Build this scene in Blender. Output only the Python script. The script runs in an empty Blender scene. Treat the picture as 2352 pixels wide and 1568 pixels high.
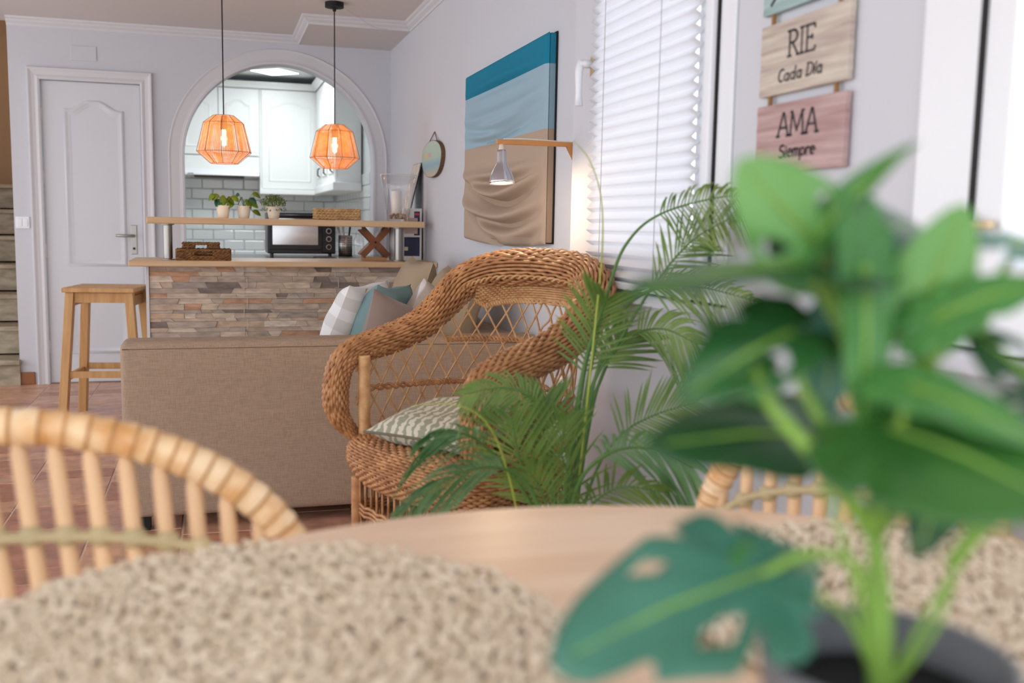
import bpy, bmesh, math, random
from mathutils import Vector as V, Matrix
from mathutils import noise as mnoise
R = random.Random(7)
PI = math.pi
D = bpy.data
COL = bpy.context.scene.collection
SC = bpy.context.scene

# ------------------------------------------------------------------ camera
CAMH = 1.14
yaw, pitch, roll = map(math.radians, (16.686, 6.729, 1.039))
FW = V((math.sin(yaw)*math.cos(pitch), math.cos(yaw)*math.cos(pitch), -math.sin(pitch)))
_rt = V((math.cos(yaw), -math.sin(yaw), 0)); _up = _rt.cross(FW)
RT = _rt*math.cos(roll) + _up*math.sin(roll)
UP = -_rt*math.sin(roll) + _up*math.cos(roll)
CAM = V((0, 0, CAMH))
cd = D.cameras.new('camera'); cd.lens = 35.0; cd.sensor_width = 36.0; cd.clip_start = .02
cd.dof.use_dof = True; cd.dof.focus_distance = 4.0; cd.dof.aperture_fstop = 2.6
co = D.objects.new('camera', cd); COL.objects.link(co)
co.matrix_world = Matrix(((RT.x, UP.x, -FW.x, 0), (RT.y, UP.y, -FW.y, 0), (RT.z, UP.z, -FW.z, CAMH), (0, 0, 0, 1)))
SC.camera = co
def at(px, py, d):
    """a point of the room seen at photo position px, py, d metres deep"""
    return CAM + (FW + RT*((px-1176)/2287.0) - UP*((py-784)/2287.0))*d

# ------------------------------------------------------------------ light
w = D.worlds.new('daylight'); SC.world = w; w.use_nodes = True
bgn = w.node_tree.nodes['Background']; bgn.inputs[0].default_value = (.93, .95, 1.0, 1); bgn.inputs[1].default_value = 2.45
SC.view_settings.view_transform = 'Standard'; SC.view_settings.look = 'None'
SC.view_settings.gamma = 1.0; SC.view_settings.use_curve_mapping = False
SC.view_settings.exposure = 0.0
def light(name, kind, loc, energy, col, size=.02, rot=None):
    l = D.lights.new(name, kind); l.energy = energy; l.color = col
    if kind == 'AREA': l.size = size
    else: l.shadow_soft_size = size
    o = D.objects.new(name, l); COL.objects.link(o); o.location = loc
    if rot: o.rotation_euler = rot
    return o

# ------------------------------------------------------------------ materials
def s2l(c):
    return tuple(((x/255)/12.92 if x/255 <= .04045 else ((x/255+.055)/1.055)**2.4) for x in c)
def node(nt, t, **kw):
    n = nt.nodes.new(t)
    for k, v in kw.items(): setattr(n, k, v)
    return n
def M(name, rgb, rough=.55, metal=0.0, var=0.0, vscale=6.0, rgb2=None, stretch=(1, 1, 1), bump=0.0, bscale=60.0,
      bstretch=None, spec=.4, trans=0.0, perobj=0.0, emit=None, estr=0.0, coat=0.0, detail=4, sheen=0):
    m = D.materials.new(name); m.use_nodes = True; nt = m.node_tree; b = nt.nodes['Principled BSDF']
    c = s2l(rgb); b.inputs['Roughness'].default_value = rough; b.inputs['Metallic'].default_value = metal
    b.inputs['Specular IOR Level'].default_value = spec; b.inputs['Base Color'].default_value = (*c, 1)
    b.inputs['Coat Weight'].default_value = coat
    if sheen: b.inputs['Sheen Weight'].default_value = sheen
    tc = node(nt, 'ShaderNodeTexCoord')
    def coord(st):
        mp = node(nt, 'ShaderNodeMapping'); mp.inputs['Scale'].default_value = st
        nt.links.new(tc.outputs['Object'], mp.inputs['Vector']); return mp
    if var > 0 or rgb2:
        mp = coord(stretch); nz = node(nt, 'ShaderNodeTexNoise'); nz.inputs['Scale'].default_value = vscale; nz.inputs['Detail'].default_value = detail
        nt.links.new(mp.outputs[0], nz.inputs['Vector'])
        rp = node(nt, 'ShaderNodeValToRGB'); c2 = s2l(rgb2) if rgb2 else tuple(x*(1-var) for x in c)
        rp.color_ramp.elements[0].position = .34; rp.color_ramp.elements[1].position = .66
        rp.color_ramp.elements[0].color = (*c, 1); rp.color_ramp.elements[1].color = (*c2, 1)
        nt.links.new(nz.outputs['Fac'], rp.inputs[0]); out = rp.outputs[0]
        if perobj:
            oi = node(nt, 'ShaderNodeObjectInfo'); mr = node(nt, 'ShaderNodeMapRange'); mr.inputs['To Min'].default_value = 1-perobj; mr.inputs['To Max'].default_value = 1+perobj
            nt.links.new(oi.outputs['Random'], mr.inputs[0])
            hs = node(nt, 'ShaderNodeHueSaturation'); nt.links.new(mr.outputs[0], hs.inputs['Value']); nt.links.new(out, hs.inputs['Color']); out = hs.outputs[0]
        nt.links.new(out, b.inputs['Base Color'])
    if bump > 0:
        mp = coord(bstretch or stretch); nz = node(nt, 'ShaderNodeTexNoise'); nz.inputs['Scale'].default_value = bscale; nz.inputs['Detail'].default_value = 5
        nt.links.new(mp.outputs[0], nz.inputs['Vector'])
        bp = node(nt, 'ShaderNodeBump'); bp.inputs['Strength'].default_value = bump; bp.inputs['Distance'].default_value = .004
        nt.links.new(nz.outputs['Fac'], bp.inputs['Height']); nt.links.new(bp.outputs[0], b.inputs['Normal'])
    if trans > 0:
        tl = node(nt, 'ShaderNodeBsdfTranslucent'); tl.inputs[0].default_value = (*c, 1)
        mx = node(nt, 'ShaderNodeMixShader'); mx.inputs[0].default_value = trans
        nt.links.new(b.outputs[0], mx.inputs[1]); nt.links.new(tl.outputs[0], mx.inputs[2])
        nt.links.new(mx.outputs[0], nt.nodes['Material Output'].inputs[0])
        for l in list(nt.links):
            if l.to_socket == b.inputs['Base Color']: nt.links.new(l.from_socket, tl.inputs[0])
    if emit:
        b.inputs['Emission Color'].default_value = (*s2l(emit), 1); b.inputs['Emission Strength'].default_value = estr
    return m
def ramp_by_object(m, cols):
    """each alike piece takes one colour of the palette, mottled by fine noise"""
    nt = m.node_tree; b = nt.nodes['Principled BSDF']
    oi = node(nt, 'ShaderNodeObjectInfo'); rp = node(nt, 'ShaderNodeValToRGB'); rp.color_ramp.interpolation = 'CONSTANT'
    e = rp.color_ramp.elements
    while len(e) < len(cols): e.new(.5)
    for i, c in enumerate(cols): e[i].position = i/len(cols); e[i].color = (*s2l(c), 1)
    nt.links.new(oi.outputs['Random'], rp.inputs[0])
    tc = node(nt, 'ShaderNodeTexCoord'); mp = node(nt, 'ShaderNodeMapping'); mp.inputs['Scale'].default_value = (1, 1, 3)
    nt.links.new(tc.outputs['Object'], mp.inputs[0])
    ad = node(nt, 'ShaderNodeVectorMath'); ad.operation = 'ADD'; nt.links.new(mp.outputs[0], ad.inputs[0])
    cb = node(nt, 'ShaderNodeCombineXYZ'); mu = node(nt, 'ShaderNodeMath'); mu.operation = 'MULTIPLY'; mu.inputs[1].default_value = 57
    nt.links.new(oi.outputs['Random'], mu.inputs[0]); nt.links.new(mu.outputs[0], cb.inputs[0]); nt.links.new(cb.outputs[0], ad.inputs[1])
    nz = node(nt, 'ShaderNodeTexNoise'); nz.inputs['Scale'].default_value = 14; nz.inputs['Detail'].default_value = 6
    nt.links.new(ad.outputs[0], nz.inputs['Vector'])
    mr = node(nt, 'ShaderNodeMapRange'); mr.inputs['From Min'].default_value = .3; mr.inputs['From Max'].default_value = .7; mr.inputs['To Min'].default_value = .72; mr.inputs['To Max'].default_value = 1.22
    nt.links.new(nz.outputs['Fac'], mr.inputs[0])
    hs = node(nt, 'ShaderNodeHueSaturation'); nt.links.new(mr.outputs[0], hs.inputs['Value']); nt.links.new(rp.outputs[0], hs.inputs['Color'])
    nt.links.new(hs.outputs[0], b.inputs['Base Color'])
    bp = node(nt, 'ShaderNodeBump'); bp.inputs['Strength'].default_value = .5; bp.inputs['Distance'].default_value = .004
    nt.links.new(nz.outputs['Fac'], bp.inputs['Height']); nt.links.new(bp.outputs[0], b.inputs['Normal'])
    return m
def bands(m, axis, stops, soft=False, space='Object'):
    """flat colour bands across an object: stops = [(position, rgb)]"""
    nt = m.node_tree; b = nt.nodes['Principled BSDF']; tc = node(nt, 'ShaderNodeTexCoord'); sp = node(nt, 'ShaderNodeSeparateXYZ')
    nt.links.new(tc.outputs[space], sp.inputs[0])
    lo, hi = stops[0][0], stops[-1][0]
    mr = node(nt, 'ShaderNodeMapRange'); mr.inputs['From Min'].default_value = lo; mr.inputs['From Max'].default_value = hi
    nt.links.new(sp.outputs[axis], mr.inputs[0])
    rp = node(nt, 'ShaderNodeValToRGB'); rp.color_ramp.interpolation = 'LINEAR' if soft else 'CONSTANT'
    e = rp.color_ramp.elements
    while len(e) < len(stops): e.new(.5)
    for i, (p, c) in enumerate(stops): e[i].position = (p-lo)/(hi-lo); e[i].color = (*s2l(c), 1)
    nt.links.new(mr.outputs[0], rp.inputs[0]); nt.links.new(rp.outputs[0], b.inputs['Base Color'])
    return m

mWall = M('white_plaster', (203, 205, 212), .8, bump=.12, bscale=90)
mCeil = M('ceiling_paint', (212, 206, 204), .85)
mTrim = M('white_gloss_trim', (210, 210, 214), .45)
mDoor = M('white_lacquer_door', (212, 215, 221), .4)
mPVC = M('white_pvc', (232, 235, 240), .3)
mBlack = M('black_rubber', (16, 16, 18), .6)
mSteel = M('brushed_steel', (158, 155, 150), .34, 1.0)
mChrome = M('chrome', (205, 205, 208), .12, 1.0)
mBeech = M('beech_wood', (216, 184, 146), .42, rgb2=(202, 166, 126), vscale=9, stretch=(.25, 3, 3), bump=.05)
mPine = M('pine_wood', (203, 160, 106), .5, rgb2=(183, 137, 84), vscale=8, stretch=(4, 4, .4), bump=.06)
mTable = M('pale_oak_table', (226, 198, 170), .38, rgb2=(212, 178, 146), vscale=5, stretch=(.5, 3.2, 3), bump=.03)
mGrout = M('tile_grout', (206, 184, 166), .9)
def linen(name, a, b_):
    m = M(name, a, .9, spec=.15, bump=.35, bscale=420); nt = m.node_tree; bb = nt.nodes['Principled BSDF']; tc = node(nt, 'ShaderNodeTexCoord'); fs = []
    for st in ((30, 30, 420), (420, 420, 30)):
        mp = node(nt, 'ShaderNodeMapping'); mp.inputs['Scale'].default_value = st; nt.links.new(tc.outputs['Object'], mp.inputs[0])
        nz = node(nt, 'ShaderNodeTexNoise'); nz.inputs['Scale'].default_value = 1.0; nz.inputs['Detail'].default_value = 3; nt.links.new(mp.outputs[0], nz.inputs['Vector']); fs.append(nz)
    ad = node(nt, 'ShaderNodeMath'); ad.operation = 'ADD'; nt.links.new(fs[0].outputs['Fac'], ad.inputs[0]); nt.links.new(fs[1].outputs['Fac'], ad.inputs[1])
    rp = node(nt, 'ShaderNodeValToRGB'); rp.color_ramp.elements[0].position = .40; rp.color_ramp.elements[1].position = .60
    hf = node(nt, 'ShaderNodeMath'); hf.operation = 'MULTIPLY'; hf.inputs[1].default_value = .5; nt.links.new(ad.outputs[0], hf.inputs[0]); nt.links.new(hf.outputs[0], rp.inputs[0])
    rp.color_ramp.elements[0].color = (*s2l(a), 1); rp.color_ramp.elements[1].color = (*s2l(b_), 1); nt.links.new(rp.outputs[0], bb.inputs['Base Color']); return m
mLinen = linen('beige_linen', (170, 148, 129), (152, 131, 112))
# ------------------------------------------------------------------ mesh helpers
ORG = {}
class MB:
    def __init__(s): s.v = []; s.f = []
    def add(s, vs, fs):
        o = len(s.v); s.v.extend(V(p) for p in vs); s.f.extend(tuple(i+o for i in f) for f in fs); return s
    def obox(s, c, ax, h):
        c = V(c); a, b, d = [V(x)*k for x, k in zip(ax, h)]
        vs = [c+a*i+b*j+d*k for i in (-1, 1) for j in (-1, 1) for k in (-1, 1)]
        return s.add(vs, [(0, 1, 3, 2), (4, 6, 7, 5), (0, 4, 5, 1), (2, 3, 7, 6), (0, 2, 6, 4), (1, 5, 7, 3)])
    def box(s, x0, x1, y0, y1, z0, z1):
        return s.obox(((x0+x1)/2, (y0+y1)/2, (z0+z1)/2), ((1, 0, 0), (0, 1, 0), (0, 0, 1)), (abs(x1-x0)/2, abs(y1-y0)/2, abs(z1-z0)/2))
    def beam(s, a, b, wx, wy, side=(1, 0, 0)):
        """rectangular bar from a to b"""
        a, b = V(a), V(b); d = (b-a); L = d.length; d.normalize(); sd = V(side); sd = (sd-d*sd.dot(d)).normalized(); t = d.cross(sd)
        return s.obox((a+b)/2, (sd, t, d), (wx/2, wy/2, L/2))
    def tube(s, pts, r, n=8, closed=False, cap=True, ell=None):
        pts = [V(p) for p in pts]; m = len(pts); rr = r if isinstance(r, (list, tuple)) else [r]*m
        o = len(s.v); pn = None
        for i, p in enumerate(pts):
            if closed: t = pts[(i+1) % m]-pts[i-1]
            else: t = pts[min(i+1, m-1)]-pts[max(i-1, 0)]
            if t.length < 1e-9: t = V((0, 0, 1))
            t.normalize()
            if pn is None:
                a = V((0, 0, 1)) if abs(t.z) < .9 else V((1, 0, 0)); pn = (a-t*a.dot(t)).normalized()
            else:
                pn = pn-t*pn.dot(t)
                pn = pn.normalized() if pn.length > 1e-6 else t.orthogonal().normalized()
            bn = t.cross(pn)
            for k in range(n):
                q = 2*PI*k/n; s.v.append(p+(pn*math.cos(q)+bn*math.sin(q)*(ell or 1))*rr[i])
        for i in range(m if closed else m-1):
            a = o+i*n; b = o+((i+1) % m)*n
            for k in range(n): s.f.append((a+k, a+(k+1) % n, b+(k+1) % n, b+k))
        if cap and not closed: s.f.append(tuple(o+k for k in reversed(range(n)))); s.f.append(tuple(o+(m-1)*n+k for k in range(n)))
        return s
    def lathe(s, prof, c, n=24, axis=(0, 0, 1), closed=False):
        c = V(c); ax = V(axis).normalized(); u = ax.orthogonal().normalized(); w_ = ax.cross(u); o = len(s.v); m = len(prof)
        for (r, z) in prof:
            for k in range(n):
                q = 2*PI*k/n; s.v.append(c+ax*z+(u*math.cos(q)+w_*math.sin(q))*r)
        for i in range(m if closed else m-1):
            a = o+i*n; b = o+((i+1) % m)*n
            for k in range(n): s.f.append((a+k, a+(k+1) % n, b+(k+1) % n, b+k))
        if not closed:
            if prof[0][0] > 1e-5: s.f.append(tuple(o+k for k in reversed(range(n))))
            if prof[-1][0] > 1e-5: s.f.append(tuple(o+(m-1)*n+k for k in range(n)))
        return s
    def grid(s, nu, nv, fn, cu=False, cv=False, mask=None):
        o = len(s.v)
        for i in range(nu):
            for j in range(nv): s.v.append(V(fn(i/(nu if cu else nu-1), j/(nv if cv else nv-1))))
        for i in range(nu if cu else nu-1):
            for j in range(nv if cv else nv-1):
                if mask and not mask((i+.5)/(nu-1), (j+.5)/(nv-1)): continue
                i2, j2 = (i+1) % nu, (j+1) % nv
                s.f.append((o+i*nv+j, o+i2*nv+j, o+i2*nv+j2, o+i*nv+j2))
        return s
    def prism(s, poly, vec):
        o = len(s.v); n = len(poly); vec = V(vec)
        s.v.extend(V(p) for p in poly); s.v.extend(V(p)+vec for p in poly)
        s.f.append(tuple(o+i for i in reversed(range(n)))); s.f.append(tuple(o+n+i for i in range(n)))
        for i in range(n): j = (i+1) % n; s.f.append((o+i, o+j, o+n+j, o+n+i))
        return s
    def sweep(s, path, prof, right=None, closedprof=True):
        """profile (out, up) carried along a horizontal or planar path with mitred corners; 'right' gives the out direction per segment"""
        path = [V(p) for p in path]; m = len(path); k = len(prof); o = len(s.v)
        segs = [(path[i+1]-path[i]).normalized() for i in range(m-1)]
        rs = [right(d) for d in segs]
        for i, p in enumerate(path):
            if i == 0: r = rs[0]; sc = 1
            elif i == m-1: r = rs[-1]; sc = 1
            else:
                r = (rs[i-1]+rs[i]).normalized(); sc = 1/max(.25, r.dot(rs[i]))
            up = segs[min(i, m-2)].cross(rs[min(i, m-2)])
            for (a, b) in prof: s.v.append(p+r*(a*sc)+up*b)
        for i in range(m-1):
            for j in range(k if closedprof else k-1):
                j2 = (j+1) % k; s.f.append((o+i*k+j, o+(i+1)*k+j, o+(i+1)*k+j2, o+i*k+j2))
        s.f.append(tuple(o+j for j in range(k))); s.f.append(tuple(o+(m-1)*k+j for j in reversed(range(k))))
        return s
    def build(s, name, mat, parent=None, smooth=False, bevel=0, org=None, solid=0, subsurf=0):
        if parent is not None: g = ORG[parent.name]
        elif org is not None: g = V(org)
        else:
            xs = [p.x for p in s.v]; ys = [p.y for p in s.v]; zs = [p.z for p in s.v]
            g = V(((min(xs)+max(xs))/2, (min(ys)+max(ys))/2, min(zs)))
        if parent is not None and org is not None: g = V(org)
        me = D.meshes.new(name); me.from_pydata([p-g for p in s.v], [], s.f); me.update()
        bm = bmesh.new(); bm.from_mesh(me); bmesh.ops.recalc_face_normals(bm, faces=bm.faces); bm.to_mesh(me); bm.free()
        if smooth: me.polygons.foreach_set('use_smooth', [True]*len(me.polygons))
        me.materials.append(mat)
        return put(name, me, g, parent, bevel, solid, subsurf)
def put(name, me, g, parent=None, bevel=0, solid=0, subsurf=0):
    o = D.objects.new(name, me); COL.objects.link(o)
    if parent is not None: o.parent = parent; o.location = g-ORG[parent.name]
    else: o.location = g
    ORG[o.name] = V(g)
    if solid: md = o.modifiers.new('thickness', 'SOLIDIFY'); md.thickness = solid; md.offset = 0
    if bevel: md = o.modifiers.new('soft_edges', 'BEVEL'); md.width = bevel; md.segments = 2; md.limit_method = 'ANGLE'
    if subsurf: md = o.modifiers.new('smooth', 'SUBSURF'); md.levels = md.render_levels = subsurf
    return o
def thing(name, label, cat, loc, group=None):
    o = D.objects.new(name, None); COL.objects.link(o); o.location = loc; o.empty_display_size = .1
    ORG[o.name] = V(loc); tag(o, label, cat, group); return o
def tag(o, label, cat, group=None):
    o['label'] = label; o['category'] = cat
    if group: o['group'] = group
    return o
def struct(o): o['kind'] = 'structure'; return o
def stuff(o): o['kind'] = 'stuff'; return o
def linked(src, name, loc, parent=None, rot=None, scale=None):
    """an alike piece sharing mesh data; loc in world space"""
    o = D.objects.new(name, src.data); COL.objects.link(o)
    for md in src.modifiers:
        n = o.modifiers.new(md.name, md.type)
        for k in ('width', 'segments', 'limit_method', 'thickness', 'offset', 'levels', 'render_levels'):
            if hasattr(md, k):
                try: setattr(n, k, getattr(md, k))
                except Exception: pass
    if parent is not None: o.parent = parent; o.location = V(loc)-ORG[parent.name]
    else: o.location = loc
    if rot: o.rotation_euler = rot
    if scale: o.scale = scale
    ORG[o.name] = V(loc); return o
def plate(outer, holes, thick, fn):
    """flat plate with holes; fn maps (u, v, t) to room space"""
    cu = D.curves.new('tmp', 'CURVE'); cu.dimensions = '2D'; cu.fill_mode = 'BOTH'; cu.extrude = thick/2
    for poly in [outer]+holes:
        sp = cu.splines.new('POLY'); sp.points.add(len(poly)-1); sp.use_cyclic_u = True
        for p, q in zip(sp.points, poly): p.co = (q[0], q[1], 0, 1)
    ob = D.objects.new('tmp', cu); COL.objects.link(ob); bpy.context.view_layer.update()
    me = D.meshes.new_from_object(ob); mb = MB(); mb.add([fn(*v.co) for v in me.vertices], [tuple(p.vertices) for p in me.polygons])
    D.objects.remove(ob); D.curves.remove(cu); D.meshes.remove(me); return mb
def spline(P, n=10, closed=False):
    P = [V(p) for p in P]; Q = [P[-1]]+P+[P[0], P[1]] if closed else [P[0]*2-P[1]]+P+[P[-1]*2-P[-2]]
    o = []
    for i in range(1, len(Q)-2):
        a, b, c, d = Q[i-1:i+3]
        for k in range(n):
            t = k/n; o.append(.5*((2*b)+(c-a)*t+(2*a-5*b+4*c-d)*t*t+(3*b-a-3*c+d)*t**3))
    if not closed: o.append(P[-1].copy())
    return o
def lerp(a, b, t): return a+(b-a)*t
def weave(mb, P, nstr, nrib, r, amp, per=2, n=4, closed_v=False, u0=0, u1=1, tw=1):
    """real basket weave: strands run along u over and under the ribs of surface P(u, v)"""
    N = nrib*per; e = 1e-3
    for j in range(nstr):
        v = (j+.5)/nstr; pts = []
        for i in range(N+1):
            u = u0+(u1-u0)*i/N; p = V(P(u, v))
            du = V(P(min(u+e, 1), v))-V(P(max(u-e, 0), v)); dv = V(P(u, v+e))-V(P(u, v-e)); nn = du.cross(dv)
            if nn.length > 1e-12: nn.normalize()
            pts.append(p+nn*(amp*math.cos(PI*(i/per+j*tw))+R.uniform(-.0006, .0006)))
        mb.tube(pts, r, n, cap=False)
    return mb
# ------------------------------------------------------------------ room shell
YB, XR, XN, YS, ZC = 7.335, 1.246, 1.14, 3.147, 2.42      # back wall, right wall (far / near part), its step, ceiling
floor = struct(MB().box(-3.4, 1.5, -3.0, 11.0, -.12, -.0025).build('floor', mGrout, org=(0, 0, -.01)))
mTile = ramp_by_object(M('terracotta_tile', (150, 98, 72), .32, spec=.5), [(196, 148, 122), (182, 130, 106), (202, 156, 130), (172, 120, 98), (190, 144, 124), (198, 150, 118)])
big = small = None
CW, LB, LS, G = .318, .30, .148, .006
k = 0
for i in range(-7, 4):
    x = i*CW+.03; y = 2.35+(i % 3)*.19; first = (i % 2 == 0); n = 0
    while y < 7.7:
        L = LB if (n+first) % 2 else LS
        if x-CW/2 < 1.24 and not (x > -.25 and y > 4.2):
            src = big if L == LB else small
            if src is None:
                src = MB().box(x-CW/2+G/2, x+CW/2-G/2, y+G/2, y+L-G/2, -.012, 0).build('tile', mTile, floor, bevel=.003, org=(x, y+L/2, 0))
                if L == LB: big = src
                else: small = src
            else: linked(src, 'tile', (x, y+L/2, 0), floor)
        y += L; n += 1
ceiling = struct(MB().box(-3.4, 1.5, -.5, 7.5, ZC, ZC+.1).build('ceiling', mCeil, org=(0, 3, ZC)))
MB().box(.60, XR+.05, 6.56, YB+.02, 2.366, ZC+.02).build('soffit', mCeil, ceiling)

# back wall with door and arch
ACX, AZ, AR = .465, 1.569, .654
arch = [(ACX+AR, .25)]+[(ACX+AR*math.cos(a*PI/48), AZ+AR*math.sin(a*PI/48)) for a in range(49)]+[(ACX-AR, .25)]
DX0, DX1, DZ = -1.098, -.452, 2.04
outer = [(-1.272, 0), (DX0, 0), (DX0, DZ), (DX1, DZ), (DX1, 0), (XR+.1, 0), (XR+.1, ZC), (-1.272, ZC)]
struct(plate(outer, [arch], .14, lambda u, v, t: (u, YB+.07+t, v)).build('wall_back', mWall))
# arch moulding
apath = [(ACX-AR, YB, .9)]+[(ACX+AR*math.cos(PI-a*PI/48), YB, AZ+AR*math.sin(PI-a*PI/48)) for a in range(49)]+[(ACX+AR, YB, .9)]
prof = [(.0, .001), (.0, .010), (.014, .011), (.020, .006), (.026, .006), (.030, .004), (.085, .005), (.098, .009), (.104, .005), (.104, .001)]
def outw(d): return V((-d.z, 0, d.x))
t1 = MB().sweep(apath, prof, right=outw)
struct(t1.build('trim_1', mTrim))
# door casing, leaf, hinges, handle
cas = MB(); cp = [(DX0+.012, YB, 0), (DX0+.012, YB, DZ-.008), (DX1-.012, YB, DZ-.008), (DX1-.012, YB, 0)]
cas.sweep(cp, [(0, .001), (0, .016), (.012, .020), (.03, .014), (.05, .018), (.066, .026), (.074, .026), (.078, .012), (.078, .001)], right=outw)
struct(cas.build('trim_2', mTrim))
DL0, DL1, DT, DY = -1.083, -.466, 2.028, YB+.012
def doorpanel(mb, x0, x1, z0, z1, rise, y, w=.03, dep=.009):
    """raised moulding round a panel; the top edge swells up in the middle when rise > 0"""
    xm = (x0+x1)/2; top = []
    n = 24
    for i in range(n+1):
        t = i/n; x = lerp(x0, x1, t)
        q = max(0, min(1, (.86-abs(2*t-1))/.72)) if rise else 0
        top.append((x, z1+rise*(q*q*(3-2*q))))
    loop = [(x0, z0)]+top+[(x1, z0)]
    pts = [V((x, y, z)) for x, z in loop]; m = len(pts); c = V((xm, y, (z0+z1)/2)); o = len(mb.v); pr_ = [(0, 0), (.25, -dep), (.5, -dep*.4), (.75, -dep*.2), (1, dep*.0)]
    for p in pts:
        sx = 1 if p.x > xm+.001 else (-1 if p.x < xm-.001 else 0)
        for (a, h) in pr_:
            fx = (p.x-xm)/(x1-xm); fz = 1 if p.z > c.z else -1
            mb.v.append(V((p.x-fx*w*a, y+h, p.z-fz*w*a)))
    kk = len(pr_)
    for i in range(m):
        for j in range(kk-1):
            i2 = (i+1) % m; mb.f.append((o+i*kk+j, o+i2*kk+j, o+i2*kk+j+1, o+i*kk+j+1))
    return mb
door = struct(MB().box(DL0, DL1, DY, DY+.04, .006, DT).build('door_1', mDoor, bevel=.003))
doorpanel(MB(), DL0+.13, DL1-.105,   .80, 1.85, .062, DY-.0008, .045, .012).build('panel_moulding', mDoor, door, smooth=True)
doorpanel(MB(), DL0+.13, DL1-.105, .20, .64, .0, DY-.0008, .045, .012).build('panel_moulding', mDoor, door, smooth=True)
MB().box(-.548, -.508, DY-.006, DY, .885, 1.085).build('handle_plate', mSteel, door, bevel=.003)
MB().tube([(-.528, DY-.004, 1.012), (-.528, DY-.045, 1.012), (-.545, DY-.05, 1.012), (-.64, DY-.05, 1.014)], .009, 10).build('lever', mSteel, door, smooth=True)
MB().lathe([(.009, 0), (.009, .004)], (-.528, DY-.006, .925), 12, (0, -1, 0)).build('keyhole', mBlack, door)
for hz in (.21, .86, 1.35, 1.76):
    MB().lathe([(.008, 0), (.008, .09)], (DL0-.004, DY-.006, hz), 10).build('hinge', mPVC, door, smooth=True)
# access cover, switch
struct(MB().box(-.890, -.732, YB-.006, YB, 2.165, 2.262).build('trim_3', mWall, bevel=.002))
sw = thing('light_switch', 'white double light switch on the wall left of the white door', 'switch', (-1.219, YB, 1.05))
MB().box(-1.262, -1.178, YB-.009, YB, 1.052, 1.13).build('plate', mPVC, sw, bevel=.002)
for sx in (-1.237, -1.203): MB().box(sx-.015, sx+.015, YB-.013, YB-.008, 1.066, 1.118).build('rocker', mPVC, sw, bevel=.002)
# baseboard and stairs on the far left
mBase = M('terracotta_baseboard', (150, 98, 58), .35, var=.2)
struct(MB().box(-1.272, -1.178, YB-.014, YB, 0, .085).build('baseboard_back', mBase, bevel=.004))
mStep = M('beige_stone_step', (176, 164, 143), .5, rgb2=(140, 131, 110), vscale=9, stretch=(1, 1, 3), bump=.15, bscale=30)
stairs = struct(MB().box(-2.4, -1.29, 7.34, 9.6, 0, .15).build('floor_stair_base', mStep, org=(-1.8, 8.4, 0)))
for i in range(7):
    y = 7.28+.27*i; z = .172+.202*i
    x1 = -1.262 if i == 0 else -1.275
    MB().box(-2.4, x1-.005, y+.025, 9.6, z-.19, z-.035).build('riser', mStep, stairs)
    MB().box(-2.4, x1, y, y+.32, z-.034, z).build('tread', mStep, stairs, bevel=.006)
mOchre = M('warm_ochre_wall', (200, 166, 130), .85, bump=.1)
struct(MB().box(-2.6, -1.2, 9.6, 9.7, 0, 3.2).build('wall_stair', mOchre))
struct(MB().box(-1.29, -1.22, 7.475, 9.6, 0, 3.2).build('wall_stair_side', mOchre))
struct(MB().box(-2.6, -1.2, 7.475, 9.7, 3.2, 3.3).build('ceiling_stair', mOchre))
struct(MB().box(-2.5, -2.4, 7.34, 9.6, 0, 3.2).build('wall_stair_left', mOchre))

# right wall: far part, step, near part with two window openings
struct(MB().box(XR, XR+.2, YS, YB+.1, 0, ZC).build('wall_right_far', mWall))
W1 = (2.07, 2.946, .955, 2.28); W2 = (.24, 1.437, .955, 2.28)
def rect(a, b, c, d): return [(a, c), (b, c), (b, d), (a, d)]
struct(plate(rect(-1.2, YS, 0, ZC), [rect(*W1), rect(*W2)], .22, lambda u, v, t: (XN+.11+t, u, v)).build('wall_right', mWall))
# cornice
def rightof(d): return V((d.y, -d.x, 0))
cpr = [(0, -.055), (.008, -.055), (.012, -.042), (.030, -.030), (.036, -.018), (.046, -.014), (.05, -.010), (.052, 0), (0, 0)]
path = [(-1.272, YB, ZC), (.60, YB, ZC), (.60, 6.56, ZC), (XR, 6.56, ZC), (XR, YS, ZC), (XN, YS, ZC), (XN, -.5, ZC)]
c_ = MB().sweep(path, [(a, -b) for a, b in cpr], right=rightof)
struct(c_.build('trim_4', mTrim))

# windows: casement frames standing a little proud of the wall
mGlass = D.materials.new('window_glass'); mGlass.use_nodes = True
_nt = mGlass.node_tree; _nt.nodes.remove(_nt.nodes['Principled BSDF'])
_t = node(_nt, 'ShaderNodeBsdfTransparent'); _g = node(_nt, 'ShaderNodeBsdfGlossy'); _g.inputs['Roughness'].default_value = .02; _mx = node(_nt, 'ShaderNodeMixShader'); _lw = node(_nt, 'ShaderNodeLayerWeight'); _lw.inputs[0].default_value = .5; _pw = node(_nt, 'ShaderNodeMath'); _pw.operation = 'POWER'; _pw.inputs[1].default_value = 4.0; _nt.links.new(_lw.outputs['Facing'], _pw.inputs[0]); _fr = node(_nt, 'ShaderNodeMath'); _fr.operation = 'MULTIPLY_ADD'; _fr.inputs[1].default_value = .8; _fr.inputs[2].default_value = .06; _nt.links.new(_pw.outputs[0], _fr.inputs[0])
_nt.links.new(_fr.outputs[0], _mx.inputs[0]); _nt.links.new(_t.outputs[0], _mx.inputs[1]); _nt.links.new(_g.outputs[0], _mx.inputs[2]); _nt.links.new(_mx.outputs[0], _nt.nodes['Material Output'].inputs[0])
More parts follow.
